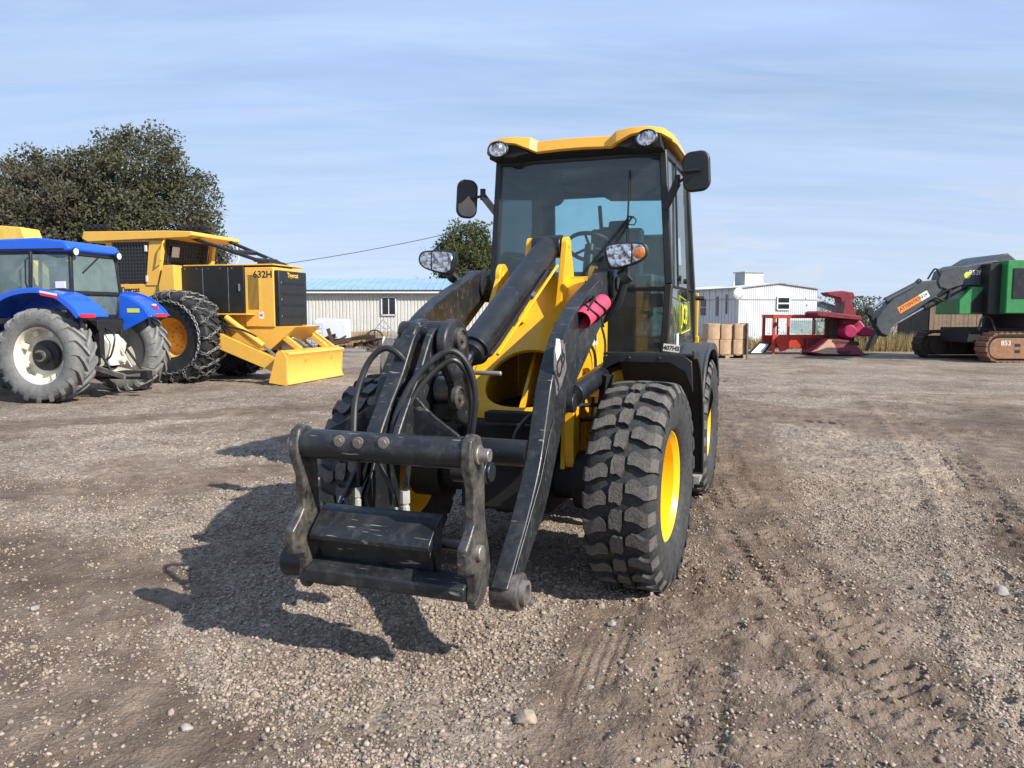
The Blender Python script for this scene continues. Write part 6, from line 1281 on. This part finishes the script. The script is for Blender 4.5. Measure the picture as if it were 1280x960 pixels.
twigs('shrub', (15.2, 33.0, 0), .9, .5, .9, 160, M['bark'], 'dark low bush just behind the magenta felling head', 'shrub', 9, .015, 500, M['leafB'])
# dry grass: nobody could count it
def blades(name, areas, label, m, seed):
    rr = np.random.RandomState(seed); V = []; n = 0
    for x0, x1, y0, y1, cnt, h in areas:
        x = rr.uniform(x0, x1, cnt); y = rr.uniform(y0, y1, cnt); den = fbm(x, y, .9, 3, 12); k = rr.uniform(0, 1, cnt) < np.clip((den-.32)*3.5, 0, 1); x, y, den = x[k], y[k], den[k]; c = len(x)
        hh = h*rr.uniform(.3, 1, c)*(.5+den); a = rr.uniform(0, 6.28, c); w = rr.uniform(.008, .022, c); lx, ly = rr.normal(0, .16, c)*hh*1.6, rr.normal(0, .16, c)*hh*1.6
        p = np.stack([np.stack([x-w*np.cos(a), y-w*np.sin(a), 0*x], -1), np.stack([x+w*np.cos(a), y+w*np.sin(a), 0*x], -1), np.stack([x+lx, y+ly, hh], -1)], 1); V.append(p.reshape(-1, 3)); n += c
    P = np.concatenate(V).astype(np.float32); me = bpy.data.meshes.new(name); me.vertices.add(len(P)); me.vertices.foreach_set('co', P.ravel())
    me.loops.add(n*3); me.loops.foreach_set('vertex_index', np.arange(n*3, dtype=np.int32)); me.polygons.add(n); me.polygons.foreach_set('loop_start', np.arange(n, dtype=np.int32)*3); me.update(calc_edges=True); me.materials.append(m)
    o = bpy.data.objects.new(name, me); C.objects.link(o); tag(o, label, 'grass', kind='stuff')
blades('dry_grass', [(-13.5, 1, 39.5, 42.7, 12000, .75), (-9, -2, 33.5, 39.5, 4000, .35), (8.5, 17, 33.5, 39, 9000, .55), (13, 24, 31.5, 35.8, 14000, .75), (16, 34, 36.2, 44, 6000, .7), (1, 9, 44, 60, 5000, .7)], 'dry tan grass and weeds along the buildings', M['dry'], 3)
blades('green_weeds', [(10, 17, 34.5, 39, 5000, .5), (14.5, 19.5, 33, 38, 6000, .8), (15.5, 17.5, 40, 44, 1500, .7)], 'green weeds among the dry grass by the shed', M['drygreen'], 4)

# ---------------------------------------------------------------- trees
def tree(name, base, H, rx, rz_, crown_z, label, seed, leaves, lm, bare=.2, trunk_r=.28, fork=7, lsz=.11, dome=.55):
    rr = random.Random(seed); e = empty(name, base, 0, label=label, cat='tree')
    mb = MB(); tips = []
    def branch(p, d, L, r, lev):
        pts = [p]; q = p.copy(); dd = d.copy(); n = 4
        for i in range(n):
            dd = (dd+Vector((rr.gauss(0, .13), rr.gauss(0, .13), rr.gauss(.05, .08)))).normalized(); q = q+dd*L/n; pts.append(q.copy())
        mb.tube(pts, [r*(1-.55*i/n) for i in range(n+1)], 6 if lev < 2 else 4, cap=False)
        if lev >= 3: tips.extend(pts[1:]); return
        for i in range([fork, 5, 4][lev]):
            k = rr.randint(1, n) if lev else rr.randint(1, n); a = rr.uniform(0, 6.28); s = rr.uniform(.55, 1.15)
            nd = (dd*.75+Vector((math.cos(a)*s, math.sin(a)*s, rr.uniform(-.15, .55)))).normalized(); branch(pts[k], nd, L*rr.uniform(.5, .72), r*.45, lev+1)
    branch(Vector((0, 0, 0)), Vector((rr.uniform(-.06, .06), 0, 1)), H*.5, trunk_r, 0)
    # fill the crown envelope: more twig ends where limbs do not reach
    cz = crown_z
    extra = []
    while len(extra) < int(90+leaves/130):
        v = Vector((rr.uniform(-1, 1), rr.uniform(-1, 1), rr.uniform(-1, 1)))
        if .2 < v.length < 1 and rr.random() < v.length**1.1:
            lump = 1+.16*mnoise.noise(v*2.2+Vector((seed, 0, 0))); z = cz+v.z*rz_*lump
            if z > .8: extra.append(Vector((v.x*rx*lump, v.y*rx*.8*lump, z)))
    tp = [t for t in tips if ((t.x/rx)**2+(t.y/rx)**2+((t.z-cz)/rz_)**2) < 1.2]
    for q in extra:
        s = min(tp, key=lambda t: (t-q).length) if tp else Vector((0, 0, cz)); mb.tube([s, s.lerp(q, .5)+Vector((0, 0, -.1)), q], [.035, .022, .010], 4, cap=False)
        for _ in range(3): mb.tube([q-(q-s)*.2, q+Vector((rr.gauss(0, .35), rr.gauss(0, .35), rr.uniform(.1, .75)))], [.014, .006], 3, cap=False)
    mb.build('trunk', M['bark'], e)
    cl = [(q, rr.uniform(.50, 1.05)) for q in extra]+[(t, rr.uniform(.35, .7)) for t in rr.sample(tp, min(len(tp), 90))]
    cl = [c for c in cl if rr.random() > bare]
    per = leaves//len(cl); nr = np.random.RandomState(seed); Ps = []
    for q, s in cl:
        n = int(per*s*1.5); d = nr.normal(0, 1, (n, 3)); d /= np.linalg.norm(d, axis=1)[:, None]; rad = nr.uniform(0, 1, (n, 1))**.5*s; c = np.array(q)+d*rad*np.array([1, 1, .85])
        Ps.append(c)
    c = np.concatenate(Ps); n = len(c); u = nr.normal(0, 1, (n, 3)); u /= np.linalg.norm(u, axis=1)[:, None]; w = np.cross(u, nr.normal(0, 1, (n, 3))); w /= np.linalg.norm(w, axis=1)[:, None]
    s = nr.uniform(.6, 1.3, (n, 1))*lsz; P = np.stack([c-u*s, c+w*s*.55, c+u*s, c-w*s*.55], 1).reshape(-1, 3).astype(np.float32)
    me = bpy.data.meshes.new('crown'); me.vertices.add(len(P)); me.vertices.foreach_set('co', P.ravel()); me.loops.add(n*4); me.loops.foreach_set('vertex_index', np.arange(n*4, dtype=np.int32)); me.polygons.add(n); me.polygons.foreach_set('loop_start', np.arange(n, dtype=np.int32)*4); me.update(calc_edges=True); me.materials.append(lm)
    o = bpy.data.objects.new('crown', me); C.objects.link(o); o.parent = e; return e
tree('tree', (-22.6, 47, 0), 12.6, 5.2, 5.5, 7.0, 'tall olive green tree with gaps in its crown behind the skidder cab', 11, 44000, M['leafA'], .24, .34)
tree('tree', (-29.4, 48, 0), 11.4, 4.6, 5.0, 6.1, 'broad dark tree at the left edge of the yard', 23, 42000, M['leafA'], .18, .32)
tree('tree', (-26.2, 45, 0), 10.2, 3.6, 4.4, 5.8, 'brownish half bare tree between the two big trees', 37, 24000, M['leafB'], .3, .24)
tree('tree', (-19.0, 46, 0), 7.2, 2.4, 3.2, 4.0, 'small grey green tree at the right foot of the tall tree', 41, 9000, M['leafB'], .3, .15)
tree('tree', (-25.0, 42.5, 0), 5.4, 3.4, 2.6, 2.8, 'low dark bushy tree behind the yellow log loader', 43, 16000, M['leafB'], .05, .15)
tree('tree', (-31.0, 43, 0), 6.4, 3.2, 3.2, 3.4, 'low dense green tree at the far left behind the tractor', 47, 14000, M['leafA'], .05, .15)
tree('tree', (-3.5, 60, 0), 8.2, 2.3, 3.3, 5.1, 'green tree behind the blue roof left of the loader cab', 53, 15000, M['leafC'], .05, .2, lsz=.13)
# distant low country beyond the yard
def ridge(name, y, x0, x1, h, seed, m, label):
    n = 160; pr = [(x0+(x1-x0)*i/n, h*(.5+.8*mnoise.noise(Vector((i*.11, seed, 0)))+.25*mnoise.noise(Vector((i*.5, seed, 3))))) for i in range(n+1)]
    mb = MB(); pts = [(x, max(.3, z)) for x, z in pr]; mb.prism(pts+[(x1, -.5), (x0, -.5)], 'y', y, y+60); o = mb.build(name, m, ang=80); return tag(o, kind='structure')
M['farveg'] = mat('far_vegetation', (.10, .11, .085), .95, var=.3, vscale=.05)
ridge('far_hills', 900, -1100, 1300, 9, 3, M['farveg'], '')

# ---------------------------------------------------------------- single rocks
for u, Y, r, lab, m, sd_ in ((.055, 2.80, .040, 'large tan rock in the centre foreground, bigger than the stones round it', 'rock', 1), (.47, 3.95, .030, 'dark brown clod lying just in front of the right front tyre', 'rock', 2), (.50, 3.72, .022, 'small pale rock below the right front tyre', 'rockgrey', 3), (2.72, 4.15, .045, 'flat pale rock at the right edge of the photo', 'rockgrey', 4),
        (-1.22, 2.75, .024, 'pale rounded stone near the bottom left, nearest the camera', 'rockgrey', 5), (-.62, 3.35, .024, 'tan stone on the gravel left of the foreground centre', 'rock', 6), (-.72, 2.85, .018, 'small grey blue stone in the lower left gravel', 'rockgrey', 7), (-.20, 3.25, .020, 'tan stone below the coupler shadow', 'rock', 8), (-2.5, 3.9, .022, 'light stone on the brown dirt at the left', 'rockgrey', 9), (.33, 3.1, .018, 'small light stone on the tyre track', 'rockgrey', 10)):
    rock(u, Y, r, lab, M[m], sd_)
